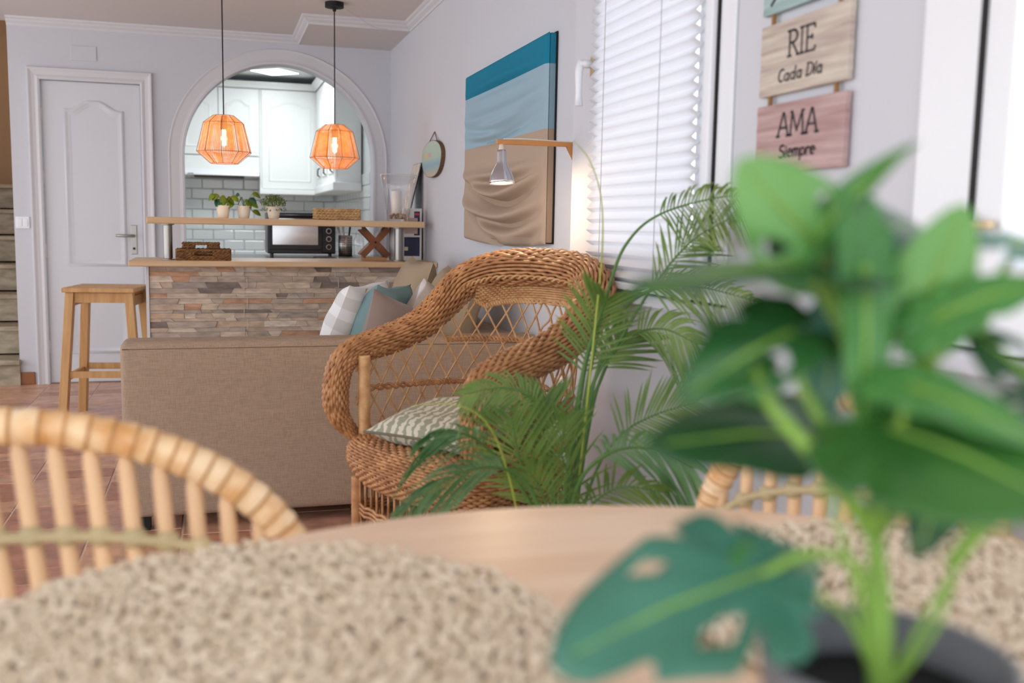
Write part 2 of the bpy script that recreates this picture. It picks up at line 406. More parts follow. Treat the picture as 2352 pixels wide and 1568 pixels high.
def frame(mb, y0, y1, z0, z1, w, xa, xb):
    mb.box(xa, xb, y0, y0+w, z0, z1); mb.box(xa, xb, y1-w, y1, z0, z1); mb.box(xa, xb, y0+w, y1-w, z0, z0+w); mb.box(xa, xb, y0+w, y1-w, z1-w, z1); return mb
def window(name, y0, y1, z0, z1, fw, sash_y0, sash_y1, fx=.006, sx=.026, gx=.012):
    w_ = struct(frame(MB(), y0, y1, z0, z1, fw, XN-fx, XN+.09).build(name, mPVC, bevel=.003))
    frame(MB(), sash_y0, sash_y1, z0+.045, z1-.045, .062, XN-sx, XN+.05).build('sash', mPVC, w_, bevel=.004)
    for yg in (sash_y0-.007, sash_y1-.005): MB().box(XN-gx, XN+.03, yg, yg+.012, z0+.04, z1-.04).build('gasket', mBlack, w_)
    MB().box(XN+.02, XN+.026, sash_y0+.06, sash_y1-.06, z0+.1, z1-.1).build('pane', mGlass, w_)
    return w_
win1 = window('window_1', 2.075, 2.941, .96, 2.275, .070, 2.150, 2.903)
MB().box(XN-.03, XN+.02, 2.04, 2.96, .925, .955).build('sill', mWall, win1, bevel=.004)
mBrassy = M('aged_bracket', (196, 172, 138), .4, .2)
hd = MB().box(XN-.034, XN-.026, 2.888, 2.916, 1.587, 1.648).build('handle_plate', mBrassy, win1, bevel=.002)
hl = MB(); hl.tube([(XN-.03, 2.904, 1.625), (XN-.075, 2.904, 1.625)], .0125, 10)
hl.tube([(XN-.068, 2.904, 1.635), (XN-.073, 2.904, 1.60), (XN-.073, 2.904, 1.54), (XN-.071, 2.904, 1.50)], [.012, .0125, .0095, .013], 10)
hl.build('handle', mPVC, win1, smooth=True)
win2 = window('window_2', .26, 1.427, .96, 2.275, .131, .345, 1.289, .014, .012, .0155)
MB().lathe([(.010, 0), (.010, .05)], (XN-.036, 1.296, 1.12), 12).build('hinge', mBrassy, win2, smooth=True)
MB().box(XN-.04, XN-.026, 1.226, 1.282, 1.145, 1.158).build('hinge_arm', mBrassy, win2, bevel=.002)
MB().box(XN-.055, XN+.02, .20, 1.46, .925, .955).build('sill', mWall, win2, bevel=.004)
# pleated blind fixed on the sash of window 1
mBlind = M('white_pleated_fabric', (240, 241, 244), .8, trans=.5)
bl = thing('pleated_blind', 'white pleated blind drawn down over the window beside the wall lamp', 'blind', (XN-.03, 2.535, 1.0))
zt, zb, npl = 2.22, .985, 38
src = None
for i in range(npl):
    z1 = lerp(zt, zb, i/npl); z0 = lerp(zt, zb, (i+1)/npl); zm = z0+(z1-z0)*.36; xa, xb = XN-.030, XN-.048
    if src is None:
        src = MB().add([(xa, 2.182, z1), (xa, 2.879, z1), (xb, 2.186, zm), (xb, 2.879, zm), (xa, 2.182, z0), (xa, 2.879, z0)], [(0, 1, 3, 2), (2, 3, 5, 4)]).build('pleat', mBlind, bl, org=(XN-.03, 2.535, z1), solid=.0012)
    else: linked(src, 'pleat', (XN-.03, 2.535, z1), bl)
for y in (2.36, 2.74): MB().tube([(XN-.0575, y, zt), (XN-.0575, y, zb)], .0012, 5).build('cord', M('blind_cord', (178, 178, 180), .8), bl)
MB().box(XN-.058, XN-.027, 2.18, 2.882, zb-.02, zb).build('bottom_rail', mPVC, bl, bevel=.003)
MB().box(XN-.06, XN-.02, 2.178, 2.884, zt, zt+.03).build('head_rail', mPVC, bl, bevel=.003)

# ------------------------------------------------------------------ kitchen beyond the arch
YK, ZK = 10.8, 2.56
mKWall = M('kitchen_white', (226, 230, 230), .6)
struct(MB().box(-2.3, 1.5, YK, YK+.1, 0, ZK+.1).build('wall_kitchen_back', M('kitchen_grout', (202, 208, 210), .8)))
struct(MB().box(1.25, 1.35, 7.475, YK, 0, ZK+.1).build('wall_kitchen_right', M('kitchen_side_tile', (206, 212, 214), .3, bump=.02)))
struct(MB().box(-1.22, -1.15, 7.475, YK, 0, ZK+.1).build('wall_kitchen_left', mKWall))
struct(MB().box(-1.25, 1.35, 7.475, YK+.1, ZK, ZK+.08).build('ceiling_kitchen', mKWall))
kt = D.objects['wall_kitchen_back']
mSub = M('glazed_white_tile', (216, 222, 224), .12, spec=.6, var=.04, vscale=2)
src = None
for r in range(13):
    z = .66+r*.1045
    for c in range(10):
        x = -.62+c*.205+(r % 2)*.1025
        if x > 1.26: continue
        if src is None: src = MB().box(x-.1, x+.1, YK-.012, YK, z-.05, z+.05).build('tile', mSub, kt, bevel=.006, org=(x, YK, z))
        else: linked(src, 'tile', (x, YK, z), kt)
kr = D.objects['wall_kitchen_right']; src = None
for r in range(13):
    z = .66+r*.1045
    for c in range(12):
        y = YK-.12-c*.205-(r % 2)*.1025
        if src is None: src = MB().box(1.24, 1.25, y-.1, y+.1, z-.05, z+.05).build('tile', mSub, kr, bevel=.005, org=(1.25, y, z))
        elif z < 1.5: linked(src, 'tile', (1.25, y, z), kr)
mCab = M('white_cabinet', (236, 239, 238), .35)
def panel_door(x0, x1, z0, z1, y, parent, rise=.05, nm='door'):
    d = MB().box(x0, x1, y-.02, y, z0, z1).build(nm, mCab, parent, bevel=.004)
    doorpanel(MB(), x0+.065, x1-.065, z0+.07, z1-.15, rise, y-.0205, .03, .007).build('moulding', mCab, d, smooth=True)
    return d
YCF = 10.47
cb = thing('upper_cabinet', 'white upper cabinet with two arched doors above the extractor hood', 'cabinet', (.08, 10.6, 1.77))
MB().box(-.33, .452, YCF, YK-.013, 1.765, 2.435).build('body', mCab, cb)
panel_door(-.325, .055, 1.77, 2.425, YCF, cb); panel_door(.062, .440, 1.77, 2.425, YCF, cb)
cb2 = thing('upper_cabinet', 'tall white upper cabinet with one wide arched door right of the hood', 'cabinet', (.74, 10.6, 1.44))
MB().box(.455, 1.03, YCF, YK-.013, 1.445, 2.435).build('body', mCab, cb2)
panel_door(.475, 1.025, 1.45, 2.425, YCF, cb2, .045)
v = MB(); v.box(.45, 1.06, YCF-.05, YK-.013, 1.395, 1.445); v.build('valance', mCab, cb2, bevel=.006)
cb3 = thing('upper_cabinet', 'white upper cabinet on the right kitchen wall, its side facing the arch', 'cabinet', (1.14, 9.6, 1.44))
MB().box(1.032, 1.238, 8.79, YCF-.06, 1.475, 2.435).build('body', mCab, cb3, bevel=.003)
for y0, y1 in ((8.80, 9.34), (9.35, 9.88), (9.89, 10.40)):
    d = MB().box(1.012, 1.032, y0, y1, 1.48, 2.425).build('door', mCab, cb3, bevel=.004)
    mm = MB(); doorpanel(mm, 0, y1-y0-.12, 1.55, 2.28, .04, 0, .03, .007)
    mm.v = [V((1.0115+p.y, y0+.06+p.x, p.z)) for p in mm.v]; mm.build('moulding', mCab, d, smooth=True)
    MB().tube([(1.0, y0+.09, 1.56), (.98, y0+.08, 1.575), (.98, y0+.08, 1.63), (1.0, y0+.09, 1.645)], .007, 8).build('handle', mBlack, d, smooth=True)
MB().box(.99, 1.238, 8.75, YCF-.05, 1.40, 1.475).build('valance', mCab, cb3, bevel=.008)
cr = MB(); cr.sweep([(-.33, YCF-.02, 2.435), (1.012, YCF-.02, 2.435), (1.012, 8.77, 2.435)], [(a, -b) for a, b in [(0, 0), (.012, 0), (.02, .02), (.04, .045), (.052, .05), (.052, .06), (0, .06)]], right=rightof)
tag(cr.build('cabinet_crown', mCab), 'white crown moulding running along the top of the kitchen cabinets', 'moulding')
hood = thing('extractor_hood', 'white slim extractor hood under the two-door cabinet', 'hood', (.1, 10.5, 1.56))
MB().box(-.33, .452, YCF-.015, YK-.013, 1.60, 1.76).build('cover', mCab, hood, bevel=.003)
hv = MB(); hv.prism([(-.325, YCF-.02, 1.625), (-.325, YCF-.09, 1.585), (-.325, YCF-.095, 1.565), (-.325, YK-.02, 1.565), (-.325, YK-.02, 1.625)], (.772, 0, 0)); hv.build('visor', mPVC, hood, bevel=.006)
MB().box(-.18, .30, YCF-.07, YCF+.1, 1.545, 1.5645).build('filter', M('hood_filter', (70, 60, 44), .5), hood)
for i in range(5): MB().box(-.235+i*.011, -.228+i*.011, YCF-.0965, YCF-.094, 1.572, 1.582).build('lettering', mBlack, hood)
# ceiling light panel
mLed = M('led_panel', (255, 255, 255), .5, emit=(250, 252, 255), estr=4)
lp = thing('ceiling_light', 'bright square ceiling light panel in the kitchen', 'ceiling light', (.585, 10.05, ZK))
a_ = math.radians(48); ax = (V((math.cos(a_), math.sin(a_), 0)), V((-math.sin(a_), math.cos(a_), 0)), V((0, 0, 1)))
MB().obox((.585, 10.05, ZK-.006), ax, (.17, .17, .006)).build('frame', mPVC, lp)
MB().obox((.585, 10.05, ZK-.013), ax, (.16, .16, .002)).build('diffuser', mLed, lp)
light('kitchen_ceiling_lamp', 'AREA', (.45, 9.2, ZK-.03), 29, (.93, .98, 1.0), .6)
for i, (x, y) in enumerate(((.25, 10.2), (.7, 10.33), (.1, 9.6))):
    pass
# worktop behind the bar
mGran = M('speckled_granite', (96, 80, 70), .15, rgb2=(40, 34, 32), vscale=120, detail=2)
wt = thing('kitchen_worktop', 'dark speckled granite worktop behind the wooden bar', 'worktop', (.5, 6.7, 0))
MB().box(-.18, XR-.003, 6.21, 7.20, .865, .899).build('slab', mGran, wt, bevel=.004)
MB().box(-.14, XR-.003, 6.24, 7.16, .0, .865).build('cabinet_body', mCab, wt)
sk = MB(); sk.box(.62, 1.10, 6.30, 6.66, .899, .906); sk.build('drainer', mSteel, wt, bevel=.003)
# ------------------------------------------------------------------ bar with stone cladding
BY = 5.80
barw = struct(MB().box(-.347, XR-.002, BY+.012, 6.2, 0, .876).build('wall_bar', M('bar_mortar', (150, 134, 120), .9)))
struct(MB().box(-.362, -.346, BY-.004, 6.2, 0, .876).build('trim_5', mTrim))
mStone = ramp_by_object(M('slate_strip', (150, 130, 112), .75), [(209, 190, 171), (196, 175, 156), (181, 164, 149), (216, 199, 179), (134, 121, 113), (199, 156, 126), (220, 205, 188), (188, 171, 156), (199, 179, 160), (203, 177, 151), (211, 192, 169), (171, 158, 147)])
z = .874; row = 0
while z > .47:
    h = R.choice((.018, .024, .029, .034)); x = -.345; skl = 0.0
    while x < XR-.006:
        L = R.choice((.06, .09, .12, .15, .18, .22, .26)); x1 = x+L
        if x1 > XR-.05: x1 = XR-.004
        skr = R.uniform(-.012, .012) if x1 < XR-.01 else 0.0; pd = R.choice((.002, .005, .008, .011))
        a, b_, c1, c2 = x+.0008, x1-.0008, z-.0005, z-h+.0005; mid = (c1+c2)/2; bow = R.uniform(-.002, .002)
        mb = MB(); mb.prism([(a+skl, BY+.012, c1), ((a+b_)/2, BY+.012, c1+bow*.2), (b_+skr, BY+.012, c1), (b_-skr, BY+.012, c2), ((a+b_)/2, BY+.012, c2), (a-skl, BY+.012, c2)], (0, -pd-.001, 0))
        mb.build('stone', mStone, barw, org=((a+b_)/2, BY, mid)); x = x1; skl = skr
    z -= h; row += 1
mJoint = M('pale_joint', (206, 196, 184), .8)
for xj in (.155, .665):
    zz = .872; side = 0
    jt = MB()
    while zz > z:
        xo = xj+(.018 if side else 0); z2 = max(z, zz-.058); jt.box(xo, xo+.0035, BY-.0022, BY+.0005, z2, zz)
        if z2 > z: jt.box(xj, xj+.0215, BY-.0022, BY+.0005, z2-.0015, z2+.0015)
        zz = z2; side = 1-side
    jt.build('joint', mJoint, barw)
jt = MB(); jt.box(-.345, XR-.004, BY-.0022, BY+.0005, .699, .7022); jt.build('joint', mJoint, barw)
MB().box(-.345, XR-.004, BY+.001, BY+.012, 0, z).build('lower_cladding', M('stone_lower', (160, 140, 122), .8, var=.4, vscale=12, stretch=(1, 1, 5)), barw)
bt = tag(MB().box(-.442, XR-.002, 5.685, 6.205, .878, .909).build('bar_counter', mBeech, bevel=.006), 'beech bar counter top on the stone-clad wall', 'counter')
sh = thing('bar_shelf', 'raised beech shelf on steel posts above the bar counter', 'shelf', (.41, 5.93, .909))
MB().box(-.352, 1.19, 5.80, 6.08, 1.107, 1.144).build('board', mBeech, sh, bevel=.006)
for x in (-.245, 1.045):
    p = MB().lathe([(.024, 0), (.024, .198)], (x, 5.86, .909), 20).build('post', mSteel, sh, smooth=False)
    MB().lathe([(.036, 0), (.036, .004), (.026, .007)], (x, 5.86, .9095), 20).build('flange', mSteel, p)
    MB().lathe([(.026, 0), (.036, .003), (.036, .007)], (x, 5.86, 1.0995), 20).build('flange', mSteel, p)
ST = 1.1445   # shelf surface
mPot = M('cream_ceramic', (226, 218, 200), .45)
def leafblade(mb, base, d, n, L, W, nseg=6, droop=.3):
    d = V(d).normalized(); n = V(n); n = (n-d*n.dot(d)).normalized(); s_ = d.cross(n); o = len(mb.v)
    for i in range(nseg+1):
        t = i/nseg; wv = W*(math.sin(PI*min(1, t*.96+.04))**.7) if i < nseg else 0
        c = V(base)+d*(L*t)-V((0, 0, 1))*(droop*L*t*t); mb.v += [c-s_*wv+n*wv*.25, c.copy(), c+s_*wv+n*wv*.25]
    for i in range(nseg):
        a = o+i*3; mb.f += [(a, a+1, a+4, a+3), (a+1, a+2, a+5, a+4)]
    return mb
mLeafA = M('fresh_green_leaf', (132, 160, 40), .45, var=.45, vscale=20, trans=.2)
mLeafB = M('blue_green_leaf', (62, 116, 84), .45, var=.4, vscale=20, trans=.2)
mStemG = M('green_stem', (120, 140, 60), .5)
def small_plant(x, y, label, kind, h=.07, r=.040):
    t = thing('potted_plant', label, 'plant', (x, y, ST), 'small plants on the bar shelf')
    MB().lathe([(r*.72, 0), (r*.74, .002), (r, h), (r*.94, h), (r*.7, .012), (.0, .010)], (x, y, ST), 24).build('pot', mPot, t, smooth=True)
    MB().lathe([(0, h-.012), (r*.93, h-.012)], (x, y, ST), 16).build('soil', M('soil', (50, 40, 32), .9), t)
    rr = random.Random(kind*7+1)
    if kind in (0, 1):
        spec = [(-.055, .052, 1, 0), (-.018, .030, 1, 1), (.0, .058, 0, 0), (.03, .045, 0, 0), (.055, .05, 0, 0), (.018, .038, 0, 0), (-.03, .06, 0, 0)] if kind == 0 else \
               [(-.03, .06, 1, 1), (.06, .07, 0, 0), (-.07, .005, 0, 0), (.045, .015, 0, 0), (.06, -.03, 0, 0), (.01, .035, 0, 0), (-.01, .045, 0, 0), (.035, .04, 0, 1)]
        for (dx, dz, wide, bl_) in spec:
            a = V((x, y, ST+h-.01)); b_ = V((x+dx*.8, y+rr.uniform(-.03, .0), ST+h+dz)); st_ = MB().tube(spline([a, (a+b_)/2+V((dx*.1, 0, .01)), b_], 4), .0016, 5)
            lf = MB(); d = V((dx*1.2, rr.uniform(-.03, .03), -.012 if kind else -.02)); leafblade(lf, b_, d if d.length > .01 else V((.02, 0, .0)), (0, -.75, .65), .048 if not wide else .04, .019 if not wide else .023, droop=.35)
            lo = lf.build('leaf', mLeafB if bl_ else mLeafA, t, smooth=True, solid=.0006); st_.build('stem', mStemG, lo, smooth=True)
    else:
        lf = MB()
        for i in range(520):
            q = rr.uniform(0, 2*PI); e = rr.uniform(.05, 1.35); ra = rr.uniform(.045, .085) if e > .35 else rr.uniform(.05, .078)
            p = V((x+math.cos(q)*math.cos(e)*ra, y+math.sin(q)*math.cos(e)*ra*.9, ST+h+.002+math.sin(e)*ra*.78-(.03 if e < .3 and rr.random() < .4 else 0)))
            d = V((rr.uniform(-1, 1), rr.uniform(-1, 1), rr.uniform(-.3, 1))); leafblade(lf, p, d, (rr.uniform(-1, 1), -1, rr.uniform(0, 1)), .011, .0032, 2, 0)
        stuff(lf.build('foliage', M('fine_green_leaf', (112, 136, 64), .5, rgb2=(52, 78, 34), vscale=60), t, smooth=True))
        st_ = MB()
        for i in range(40):
            q = rr.uniform(0, 2*PI); e = rr.uniform(.2, 1.4); st_.tube([(x, y, ST+h-.015), (x+math.cos(q)*math.cos(e)*.06, y+math.sin(q)*math.cos(e)*.06, ST+h+math.sin(e)*.055)], .0009, 4)
        st_.build('stem', mStemG, t)
small_plant(.052, 5.93, 'small plant with round yellow-green leaves in a cream pot, leftmost on the shelf', 0)
small_plant(.166, 5.95, 'small trailing plant with split leaves in a cream pot, middle of three', 1)
small_plant(.331, 5.93, 'bushy fine-leaved plant in a cream pot, nearest the woven box on the shelf', 2)
# woven box on the shelf
mRope = M('water_hyacinth', (214, 178, 130), .75, rgb2=(182, 142, 94), vscale=40, bump=.4, bscale=120)
def braid_row(mb, a, b_, r, n, amp, ph=0):
    a, b_ = V(a), V(b_); L = (b_-a).length; d = (b_-a)/L; out = d.cross(V((0, 0, 1))).normalized()
    for s_ in range(2):
        pts = []; N = n*6
        for i in range(N+1):
            t = i/N; q = 2*PI*n*t/2+ph+s_*PI; pts.append(a+d*(L*t)+V((0, 0, 1))*(amp*math.sin(q))+out*(amp*.7*math.cos(q)))
        mb.tube(pts, r, 5)
bx = thing('woven_box', 'tan woven lidded box standing on the bar shelf', 'box', (.69, 5.93, ST))
b0 = MB(); x0, x1, y0, y1 = .565, .82, 5.875, 6.0
for i in range(4):
    z = ST+.010+i*.0155
    for a, c in (((x0, y0, z), (x1, y0, z)), ((x0, y1, z), (x0, y0, z)), ((x1, y0, z), (x1, y1, z)), ((x1, y1, z), (x0, y1, z))): braid_row(b0, a, c, .0052, 12 if a[1] == c[1] else 6, .0042, i*1.3)
b0.build('weave', mRope, bx, smooth=True)
MB().box(x0, x1, y0+.001, y1, ST+.0008, ST+.062).build('lining', M('box_lining', (150, 112, 72), .8), bx)
b1 = MB(); b1.box(x0-.004, x1+.004, y0-.005, y1+.005, ST+.0625, ST+.066); b1.build('lid', mRope, bx, bevel=.002)
# glass hurricane vase with candle and pebbles
mVase = mGlass.copy(); mVase.name = 'clear_glass'
va = thing('glass_vase', 'tall clear glass vase holding a white candle and shells on the shelf end', 'vase', (1.055, 5.93, ST))
vc = (1.055, 5.93, ST)
MB().lathe([(.0, .001), (.055, .001), (.062, .006), (.074, .07), (.088, .18), (.108, .272), (.1055, .272), (.0855, .18), (.0715, .07), (.059, .012), (0, .010)], vc, 40).build('glass', mVase, va, smooth=True)
MB().tube([(vc[0]+.107*math.cos(2*PI*i/40), vc[1]+.107*math.sin(2*PI*i/40), ST+.272) for i in range(40)], .0014, 6, closed=True).build('rim', M('glass_rim', (214, 220, 222), .1, spec=.8), va, smooth=True)
cnd = MB().lathe([(.0, .012), (.030, .012), (.030, .175), (.026, .178), (.0, .174)], (1.045, 5.93, ST), 24).build('candle', M('white_wax', (235, 230, 224), .5), smooth=True)
tag(cnd, 'white pillar candle standing inside the clear glass vase', 'candle')
mShell = ramp_by_object(M('pebble', (176, 150, 130), .6), [(176, 150, 130), (150, 118, 98), (200, 180, 160), (138, 112, 96), (188, 160, 150)])
SHL = 'small brown or cream shell at the bottom of the glass vase'
ps = None
for i in range(34):
    q = i*2.4; ra = .033+.018*((i*7) % 5)/5; zz = ST+.020+.010*(i//12)
    if ps is None: ps = MB().lathe([(0, -.007), (.006, -.0055), (.0098, 0), (.006, .0055), (0, .007)], (vc[0]+ra, vc[1], zz), 8).build('shell', mShell, None, smooth=True, org=(vc[0]+ra, vc[1], zz)); tag(ps, SHL, 'shell', 'shells in the glass vase')
    else: tag(linked(ps, 'shell', (vc[0]+ra*math.cos(q), vc[1]+ra*math.sin(q), zz), None, (R.uniform(-.6, .6), R.uniform(-.6, .6), q), (1, R.uniform(.7, 1.2), R.uniform(.8, 1.2))), SHL, 'shell', 'shells in the glass vase')
# leaning frame behind the vase
fr = thing('picture_frame', 'thin dark-edged picture leaning on the wall behind the glass vase', 'picture', (1.19, 6.25, .91))
MB().prism([(1.16, 6.12, 1.2), (1.232, 6.12, 1.505), (1.237, 6.12, 1.505), (1.165, 6.12, 1.2)], (0, .26, 0)).build('frame', mBlack, fr)
MB().prism([(1.156, 6.125, 1.203), (1.2285, 6.125, 1.502), (1.2315, 6.125, 1.502), (1.159, 6.125, 1.203)], (0, .25, 0)).build('print', M('grey_print', (206, 196, 188), .6, var=.3, vscale=30), fr)
MB().box(1.155, 1.235, 6.12, 6.38, .9095, 1.2).build('back_support', mCab, fr)
# tray, rack, box, cylinder on the bar
BT = .9095
mBark = M('dark_seagrass', (150, 108, 66), .85, rgb2=(96, 64, 36), vscale=45, stretch=(1, 1, 3), bump=.7, bscale=90)
def tray(x0, x1, y0, y1, z0, h, label):
    t = thing('woven_tray', label, 'tray', ((x0+x1)/2, (y0+y1)/2, z0), 'woven trays on the bar')
    f = MB()
    for i in range(5):
        z = z0+.006+i*(h-.008)/4.4
        gap = i in (3, 4) and h > .04
        def rowseg(a, c, n): braid_row(f, a, c, .0052, n, .0035, i)
        xm, gw = (x0+x1)/2, (x1-x0)*.17
        if i in (2, 3): rowseg((x0, y0, z), (xm-gw, y0, z), 5); rowseg((xm+gw, y0, z), (x1, y0, z), 5); rowseg((x1, y1, z), (xm+gw, y1, z), 5); rowseg((xm-gw, y1, z), (x0, y1, z), 5)
        else: rowseg((x0, y0, z), (x1, y0, z), 12); rowseg((x1, y1, z), (x0, y1, z), 12)
        rowseg((x1, y0, z), (x1, y1, z), 8); rowseg((x0, y1, z), (x0, y0, z), 8)
    f.build('rim', mBark, t, smooth=True)
    MB().box(x0, x1, y0, y1, z0, z0+.006).build('base', mBark, t)
    return t
tray(-.198, .085, 5.775, 5.96, BT, .062, 'large brown woven tray with handle slots at the left end of the bar')
tray(-.165, .025, 5.80, 5.93, BT+.012, .088, 'smaller dark woven tray nested inside the larger brown tray')
rk = thing('wine_rack', 'dark wooden cross-shaped bottle rack on the bar beside the steel post', 'rack', (.925, 6.0, BT))
mWal = M('walnut_wood', (140, 84, 48), .5, rgb2=(106, 60, 32), vscale=10, stretch=(1, 1, 1), bump=.05)
mWal2 = M('walnut_edge', (186, 136, 88), .5)
for i, (a, b_) in enumerate((((.842, BT+.025), (1.0, BT+.19)), ((1.0, BT+.025), (.842, BT+.19)))):
    dv = (V((b_[0], 0, b_[1]))-V((a[0], 0, a[1]))).normalized(); nv = V((-dv.z, 0, dv.x))
    for sgn in (-1, 1):
        MB().beam((a[0]+nv.x*.014*sgn, 6.0, a[1]+nv.z*.014*sgn), (b_[0]+nv.x*.014*sgn, 6.0, b_[1]+nv.z*.014*sgn), .008, .11, side=nv).build('slat', mWal, rk)
    MB().beam((a[0], 5.942+i*.004, a[1]), (b_[0], 5.942+i*.004, b_[1]), .036, .004, side=nv).build('front_bar', mWal, rk, bevel=.001)
MB().box(.85, .99, 5.95, 6.05, BT, BT+.018).build('foot', mWal2, rk)
MB().lathe([(.006, 0), (.006, .003)], (.921, 5.939, BT+.107), 10, (0, -1, 0)).build('screw', mBlack, rk)
tag(MB().lathe([(0, 0), (.038, 0), (.038, .195), (.032, .20), (0, .2)], (1.055, 6.02, BT), 24).build('paper_roll', M('white_paper', (226, 226, 228), .8), smooth=True), 'white paper roll standing behind the right steel post on the bar', 'paper roll')
bk = thing('carton_box', 'white carton with dark blue panel and small red label by the wall', 'box', (1.165, 6.03, BT))
MB().box(1.102, 1.212, 6.0, 6.06, BT, 1.222).build('carton', M('white_card', (224, 222, 222), .6), bk, bevel=.002)
mNavy = M('navy_print', (34, 36, 62), .5, rgb2=(58, 52, 96), vscale=9)
MB().box(1.104, 1.200, 5.9985, 5.9995, .935, 1.05).build('panel', mNavy, bk)
MB().box(1.165, 1.200, 5.9985, 5.9995, 1.06, 1.205).build('panel', mNavy, bk)
MB().box(1.104, 1.186, 5.998, 5.9992, 1.07, 1.165).build('panel', M('pinkish_print', (196, 172, 164), .6), bk)
MB().box(1.168, 1.196, 5.9975, 5.9984, 1.182, 1.194).build('label', M('red_label', (206, 62, 60), .5), bk)
MB().box(1.106, 1.128, 5.9975, 5.9984, .968, .99).build('sticker', M('cream_sticker', (206, 190, 160), .6), bk)
# toaster oven, utensil holder, glass carafe
ov = thing('toaster_oven', 'black toaster oven with glass door and three round knobs', 'oven', (.557, 6.8, .8995))
mOv = M('black_enamel', (20, 21, 23), .3); mOv2 = M('black_panel', (28, 29, 32), .4)
MB().box(.337, .780, 6.76, 7.08, .918, 1.188).build('body', mOv, ov, bevel=.006)
MB().box(.345, .690, 6.742, 6.7595, .945, 1.178).build('door', mOv, ov, bevel=.003)
MB().box(.368, .662, 6.7395, 6.7415, .978, 1.150).build('glass', M('oven_glass', (196, 198, 200), .12, .85), ov)
MB().box(.692, .776, 6.745, 6.7595, .925, 1.182).build('control_panel', mOv2, ov, bevel=.003)
MB().tube([(.38, 6.725, 1.166), (.65, 6.725, 1.166)], .007, 10).build('door_handle', mOv2, ov, smooth=True)
for z in (.965, 1.018, 1.071):
    kb = MB().lathe([(.0135, 0), (.0135, .016), (.011, .018), (0, .018)], (.733, 6.7445, z), 20, (0, -1, 0)).build('knob', mOv, ov, smooth=False)
    MB().lathe([(.0145, 0), (.018, 0), (.018, .006), (.0145, .006)], (.733, 6.7445, z), 24, (0, -1, 0), closed=True).build('ring', mChrome, kb)
for x in (.365, .745): MB().lathe([(.012, 0), (.012, .0185)], (x, 6.79, .8995), 12).build('foot', mOv, ov)
ut = thing('utensil_holder', 'perforated steel utensil holder beside the toaster oven', 'utensil holder', (.838, 6.7, .8995))
MB().lathe([(.046, .006), (.046, .145), (.0445, .145), (.0445, .006)], (.838, 6.7, .8995), 28, closed=True).build('cylinder', mSteel, ut, smooth=True)
MB().lathe([(0, 0), (.05, 0), (.05, .009), (0, .009)], (.838, 6.7, .8995), 28).build('base', mBlack, ut)
hs_ = None
for i in range(8):
    for j in range(9):
        q = math.radians(-90-62+j*15.5)
        if j == 4: continue
        c = V((.838+.0463*math.cos(q), 6.7+.0463*math.sin(q), .9255+i*.0145))
        if hs_ is None: hs_ = MB().lathe([(.0034, 0), (.0034, .0006)], (c.x, c.y, c.z), 8, (0, 0, 1)).build('hole', mBlack, ut, org=c)
        else: linked(hs_, 'hole', c, ut)
for o in ut.children:
    if o.name.startswith('hole'):
        p = o.location; q = math.atan2(p.y, p.x); o.rotation_euler = (0, PI/2, q)
for (dx, h, lb) in ((-.03, .20, 'steel utensil handle leaning left in the perforated holder'), (-.01, .23, 'steel utensil handle standing upright in the perforated holder'), (.02, .21, 'black utensil handle leaning right in the perforated holder')):
    tag(MB().tube([(.838+dx*.4, 6.7, .91), (.838+dx*1.6, 6.7, .90+h)], [.005, .007], 8).build('utensil', mSteel if dx < 0 else mBlack, None, smooth=True), lb, 'utensil', 'utensils in the steel holder')
tag(MB().lathe([(0, .002), (.034, .002), (.034, .11), (.018, .14), (.018, .165), (.016, .165), (.016, .14), (.0315, .108), (.0315, .005), (0, .005)], (.905, 6.55, .9065), 24).build('glass_bottle', mVase, smooth=True), 'clear glass bottle between the utensil holder and the wooden rack', 'bottle')

